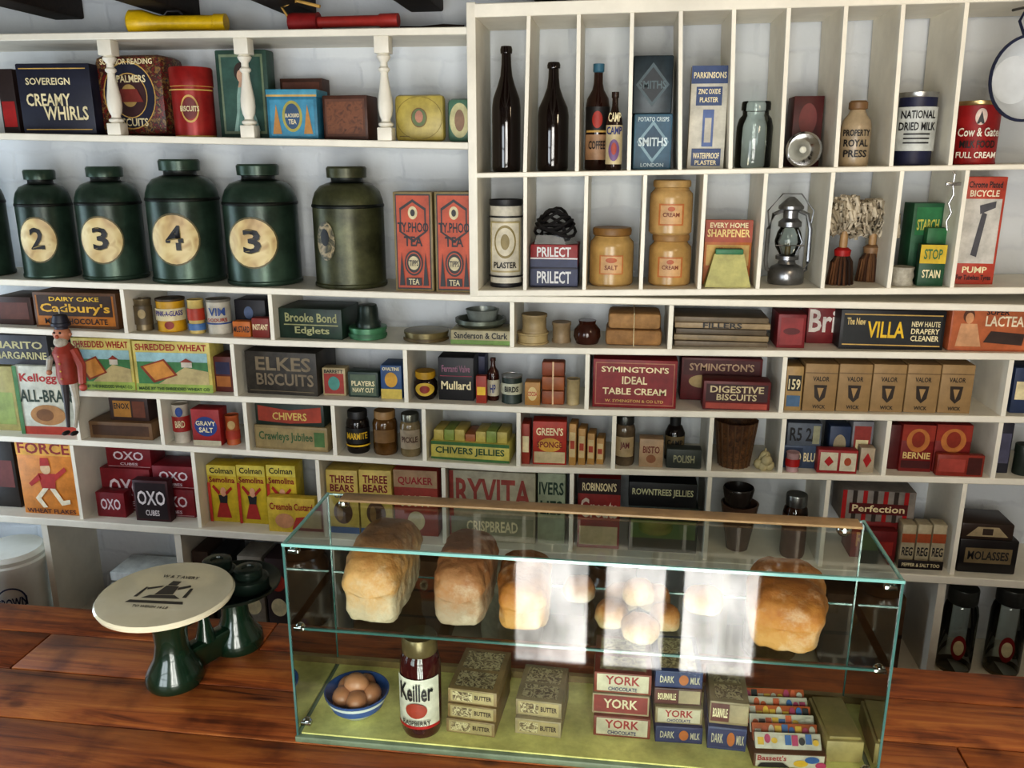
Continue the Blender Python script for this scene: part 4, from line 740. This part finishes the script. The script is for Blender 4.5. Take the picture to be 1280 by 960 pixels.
def stack(name,x0,x1,ys,yf,d,rot,cols,txts,slot=None):
    zb=FLZ; xc,w,_,_=place(x0,x1,ys,FP,yf); b=B(name)
    tot=place(x0,x1,ys,FP,yf)[2]; n=len(txts); h=tot/n
    for k in range(n):
        dx=random.uniform(-.003,.003); dy=random.uniform(0,.006)+.004*k; c=cols[k%len(cols)]
        b.box(-w/2+dx,w/2+dx,dy,d,k*h,(k+.96)*h,c,.001)
        b.prints(txts[k],w,h,x0=dx,z0=k*h,y0=dy)
        T=(k+.96)*h+.0004
        b.add([(-w/2+.008+dx,dy+.008,T),(w/2-.008+dx,dy+.008,T),(w/2-.008+dx,d*.48,T),(-w/2+.008+dx,d*.48,T)],[(0,1,2,3)],PK)
        b.add([(-w/2+.008+dx,d*.54,T),(w/2-.008+dx,d*.54,T),(w/2-.008+dx,d-.008,T),(-w/2+.008+dx,d-.008,T)],[(0,1,2,3)],PK)
    b.done((xc,yf,zb),math.radians(rot))
tx=[('r',.06,.94,.12,.88,'#a8966c'),('r',.1,.5,.2,.8,PK),('t','BUTTER',.55,.9,.36,.66,'#2a1a10')]
stack('toffee_box_stack',556,618,868,-1.045,.12,-4,['#8c7450','#80683f'],[tx,tx,tx])
stack('toffee_box_stack',642,700,880,-1.03,.10,-3,['#a09070','#908060'],[tx,tx])
YK_=[('r',.05,.95,.1,.9,'#b8ae96'),('t','YORK',.2,.8,.42,.84,'#902424'),('t','CHOCOLATE',.25,.75,.14,.32,'#2a2a5a')]
YR_=[('r',.03,.97,.1,.9,'#7c2a24'),('t','YORK',.2,.8,.3,.75,'#c8bc9c')]
stack('chocolate_box_stack',740,812,846,-1.02,.11,0,['#7a3a2c','#98886a'],[YK_,YR_,YK_])
AK=[('r',.03,.97,.12,.88,'#27315a'),('t','DARK',.1,.4,.3,.7,'#b8ae96'),('e',.5,.7,.2,.8,'#a8602a'),('t','MILK',.74,.94,.3,.7,'#b8ae96')]
BK=[('r',.03,.5,.12,.88,'#5a2a24'),('r',.52,.97,.12,.88,'#98886a'),('t','BOURNVILLE',.08,.46,.3,.7,CREAM)]
stack('chocolate_box_stack',820,880,846,-1.02,.11,2,['#27315a','#8a7a5a','#4a2a24'],[AK,YK_,BK,AK])
stack('chocolate_box_stack',886,935,880,-1.025,.10,-2,['#3a4468','#8a7a5a'],[AK,BK])
xc,w,h,z=place(944,1038,875,FP,-1.05); b=B('liquorice_display_box')
b.box(-w/2,w/2,0,.13,0,.022,'#5a3a26',.001)
SW=[ '#b8542a','#b8b0a0','#2f5a90','#c8a030','#a03058','#1a1a1a']
b.prints([('r',.03,.97,.05,.95,'#b8b0a0'),('t',"Bassett's",.05,.45,.5,.9,'#98242c'),('e',.55,.75,.1,.6,'#c8a030'),('e',.7,.9,.4,.9,'#2f5a90'),('e',.85,1,.05,.5,'#a03058'),('p',[(.05,.05),(.5,.05),(.4,.4),(.1,.35)],'#1a1a1a')],w,.022)
for k in range(6):
    b.T=Matrix.Translation((0,.010+k*.018,.022+k*.002))@Matrix.Rotation(math.radians(-38),4,'X')
    b.box(-w/2+.004,w/2-.004,0,.006,-.004,.022,['#b8b0a0','#a8542a'][k%2],.001)
    ss=random.Random(k); pr=[]
    for q in range(9):
        u=.03+q*.105; c=ss.choice(SW); pr.append(('e' if ss.random()<.5 else 'r',u,u+.095,.15+.2*ss.random(),.6+.35*ss.random(),c))
    b.prints(pr,w-.01,.022)
b.T=Matrix.Identity(4); b.done((xc,-1.05,FLZ),math.radians(4))
b=B('wooden_block'); b.box(-.026,.026,-.05,.05,0,.035,'#9c8c5c',.002); b.box(-.022,.022,-.046,.046,.035,.04,'#8c7c4c',.001); b.done((XB-.036,-.98,FLZ),.06)
# ------------------------------------------------------------ scales
def scales():
    gx,gy=-.718,-.952; dx,dy=.055,.118; b=B('balance_scales'); g=M('#0e2a1a',.22,.1,.2,10,0,.6); dg=M('#17241d',.25,.3,.2)
    b.lathe([(0,0),(.044,0),(.048,.008),(.046,.02),(.04,.032),(.03,.05),(.026,.075),(.028,.1),(.036,.118),(.038,.126),(.03,.13),(.012,.132),(.01,.15),(0,.15)],g,28)
    b.lathe([(0,0),(.044,0),(.046,.008),(.044,.022),(.034,.035),(.024,.06),(.022,.09),(.03,.1),(.03,.108),(0,.11)],g,28,c=(dx,dy,0))
    b.T=Matrix.Rotation(math.atan2(dy,dx),4,'Z'); L=math.hypot(dx,dy)
    b.box(0,L,-.016,.016,.004,.05,g,.008); b.box(-.02,L+.02,-.008,.008,.088,.104,g,.004); b.lathe([(0,0),(.018,0),(.01,.03),(.006,.07),(.0,.08)],g,16,c=(L/2,0,.045))
    b.T=Matrix.Identity(4)
    P_=M('#cbc4aa',.2,0,.05,10,0,.4)
    b.lathe([(0,.0),(.098,.0),(.106,.003),(.108,.008),(.105,.012),(.1,.0125),(0,.0125)],P_,48,c=(0,0,.152))
    b.T=Matrix.Translation((0,0,.1652)); ink=mt('#3a3630')
    # printed trade mark: shopkeeper figure above a banner
    def poly(pts): b.add([(x,y,0) for x,y in pts],[tuple(range(len(pts)))],ink)
    vs,fs=tmesh('TO WEIGH 14 LB'); b.add([(-.03+.06*a,-.050+.007*c,0) for a,c in vs],fs,ink)
    vs,fs=tmesh('W & T AVERY'); b.add([(-.032+.064*a,.046+.009*c,0) for a,c in vs],fs,ink)
    poly([(-.048,-.038),(.048,-.034),(.044,-.026),(-.044,-.030)]); poly([(-.03,-.022),(.034,-.018),(.02,-.008),(-.02,-.012)])
    poly([(-.014,-.01),(.016,-.006),(.013,.02),(-.009,.02)]); poly([(-.008,.022),(.008,.022),(.009,.036),(-.006,.036)])
    poly([(-.014,.014),(-.034,.004),(-.036,.010),(-.012,.020)]); poly([(.014,.016),(.030,.026),(.034,.020),(.016,.008)])
    poly([(-.044,-.02),(-.038,-.02),(-.036,.012),(-.040,.012)]); poly([(.036,-.014),(.043,-.014),(.040,.016),(.035,.016)])
    b.T=Matrix.Identity(4)
    b.lathe([(0,0),(.07,.0),(.082,.006),(.084,.012),(.08,.012),(.07,.005),(0,.005)],dg,36,c=(dx,dy,.112))
    for (px,py,r,h,z) in((-.03,.01,.032,.026,.117),(-.03,.01,.025,.018,.143),(.034,-.005,.034,.024,.117),(.034,-.005,.024,.016,.141)):
        b.lathe([(0,0),(.95,0),(1,.1),(1,.9),(.9,1),(.45,1),(.4,.85),(0,.85)],dg,24,c=(dx+px,dy+py,z),rs=r,zs=h)
    b.done((gx,gy,CZT))
scales()
# ------------------------------------------------------------ room shell
RX0,RX1,RY0,RY1,RZ=-2.3,1.8,-2.55,.22,2.30
wl=BRICK(); pl=M('#b8b4a8',.8,0,.05,5,.2)
b=B('wall_back'); b.box(RX0-.1,RX1+.1,RY1,RY1+.1,0,RZ,wl); b.done()
WY0,WY1,WZ0,WZ1=-.72,-.08,.45,1.75
for (y0,y1,z0,z1) in((RY0,WY0,0,RZ),(WY1,RY1,0,RZ),(WY0,WY1,0,WZ0),(WY0,WY1,WZ1,RZ)):
    b=B('wall_left'); b.box(RX0-.1,RX0,y0,y1,z0,z1,pl); b.done()
b=B('wall_right'); b.box(RX1,RX1+.1,RY0,RY1,0,RZ,pl); b.done()
b=B('floor'); b.box(RX0-.1,RX1+.1,RY0-.1,RY1+.1,-.1,0,WOOD('#2a1a10','#4a301c','#5f4228',.5)); b.done()
b=B('ceiling'); b.box(RX0-.1,RX1+.1,RY0-.1,RY1+.1,RZ,RZ+.1,pl); b.done()
b=B('trim_ceiling_beams')
for u in(50,202,354,520,690,860,1030):
    x,_=U(u,5,.1); b.box(x-.045,x+.045,RY0,RY1,2.112,RZ,WOOD('#120c08','#22160e','#2e2014',.7,1.2,14,0),.006)
b.done()
DX0,DX1=-.36,.52; WX0,WX1=-1.75,-.75
for (x0,x1,z0,z1) in((RX0-.1,WX0,0,RZ),(WX0,WX1,0,.85),(WX0,WX1,1.95,RZ),(WX1,DX0,0,RZ),(DX0,DX1,2.05,RZ),(DX1,RX1+.1,0,RZ)):
    b=B('wall_front'); b.box(x0,x1,RY0-.1,RY0,z0,z1,pl); b.done()
fm=M('#3a4a44',.4)
b=B('door_1'); yy=RY0-.06
b.box(DX0+.001,DX0+.04,yy,yy+.04,0.001,2.049,fm); b.box(DX1-.04,DX1-.001,yy,yy+.04,0.001,2.049,fm); b.box(DX0+.001,DX1-.001,yy,yy+.04,2.0,2.049,fm)
for x in(-.045,.21): b.box(x-.03,x+.03,yy,yy+.04,.001,2.0,fm)
b.box(DX0+.001,DX1-.001,yy,yy+.04,1.0,1.06,fm); b.done()
b=B('window_1'); b.box(WX0,WX1,yy,yy+.04,.85,.89,fm); b.box(WX0,WX1,yy,yy+.04,1.91,1.95,fm); b.box(WX0,WX0+.04,yy,yy+.04,.85,1.95,fm); b.box(WX1-.04,WX1,yy,yy+.04,.85,1.95,fm)
b.box(-1.265,-1.235,yy,yy+.03,.89,1.91,fm); b.box(WX0,WX1,yy,yy+.03,1.38,1.41,fm); b.done()
b=B('window_2'); xx=RX0-.06
b.box(xx,xx+.04,WY0,WY1,WZ0,WZ0+.04,fm); b.box(xx,xx+.04,WY0,WY1,WZ1-.04,WZ1,fm); b.box(xx,xx+.04,WY0,WY0+.04,WZ0,WZ1,fm); b.box(xx,xx+.04,WY1-.04,WY1,WZ0,WZ1,fm); b.box(xx,xx+.03,(WY0+WY1)/2-.012,(WY0+WY1)/2+.012,WZ0,WZ1,fm); b.done()
for o in LINK: sc.collection.objects.link(o)
# ------------------------------------------------------------ lights
def area(name,x,y,z,sx,sy,p,col,rot,view=False):
    l=bpy.data.lights.new(name,'AREA'); l.shape='RECTANGLE'; l.size=sx; l.size_y=sy; l.energy=p; l.color=col
    if view:   # uneven brightness of the street seen through the glazing
        l.use_nodes=True; nt=l.node_tree; em=[n for n in nt.nodes if n.type=='EMISSION'][0]
        ge=nt.nodes.new('ShaderNodeNewGeometry'); no=nt.nodes.new('ShaderNodeTexNoise'); no.inputs['Scale'].default_value=5; no.inputs['Detail'].default_value=4
        nt.links.new(ge.outputs['Parametric'],no.inputs['Vector'])
        mr=nt.nodes.new('ShaderNodeMapRange'); mr.inputs['From Min'].default_value=.38; mr.inputs['From Max'].default_value=.56; mr.inputs['To Min'].default_value=.45; mr.inputs['To Max'].default_value=1.25
        nt.links.new(no.outputs['Fac'],mr.inputs['Value']); nt.links.new(mr.outputs[0],em.inputs['Strength'])
    o=bpy.data.objects.new(name,l); o.location=(x,y,z); o.rotation_euler=rot; sc.collection.objects.link(o); return o
area('door_daylight',(DX0+DX1)/2,RY0-.09,1.03,.86,2.0,88,(1,.965,.91),(math.radians(90),0,0),True)
area('window_daylight',(WX0+WX1)/2,RY0-.09,1.4,.98,1.08,24,(.88,.94,1),(math.radians(90),0,0))
area('side_window_daylight',RX0-.09,(WY0+WY1)/2,(WZ0+WZ1)/2,1.25,.6,12,(.72,.86,1),(0,math.radians(-90),0))
l=bpy.data.lights.new('ceiling_bulb','POINT'); l.energy=6; l.color=(1,.8,.56); l.shadow_soft_size=.08
o=bpy.data.objects.new('ceiling_bulb',l); o.location=(.7,-1.0,2.05); sc.collection.objects.link(o)
w=bpy.data.worlds.new('World'); sc.world=w; w.use_nodes=True
nt=w.node_tree; bg=nt.nodes['Background']; sk=nt.nodes.new('ShaderNodeTexSky'); sk.sky_type='HOSEK_WILKIE'
nt.links.new(sk.outputs[0],bg.inputs[0]); bg.inputs[1].default_value=.6
# ------------------------------------------------------------ camera
cam=bpy.data.cameras.new('camera'); cam.sensor_width=36; cam.lens=F/1280*36; cam.clip_start=.01
co=bpy.data.objects.new('camera',cam); co.location=(CX,CY,CZ); co.rotation_euler=(math.radians(90)-TH,0,PS)
sc.collection.objects.link(co); sc.camera=co
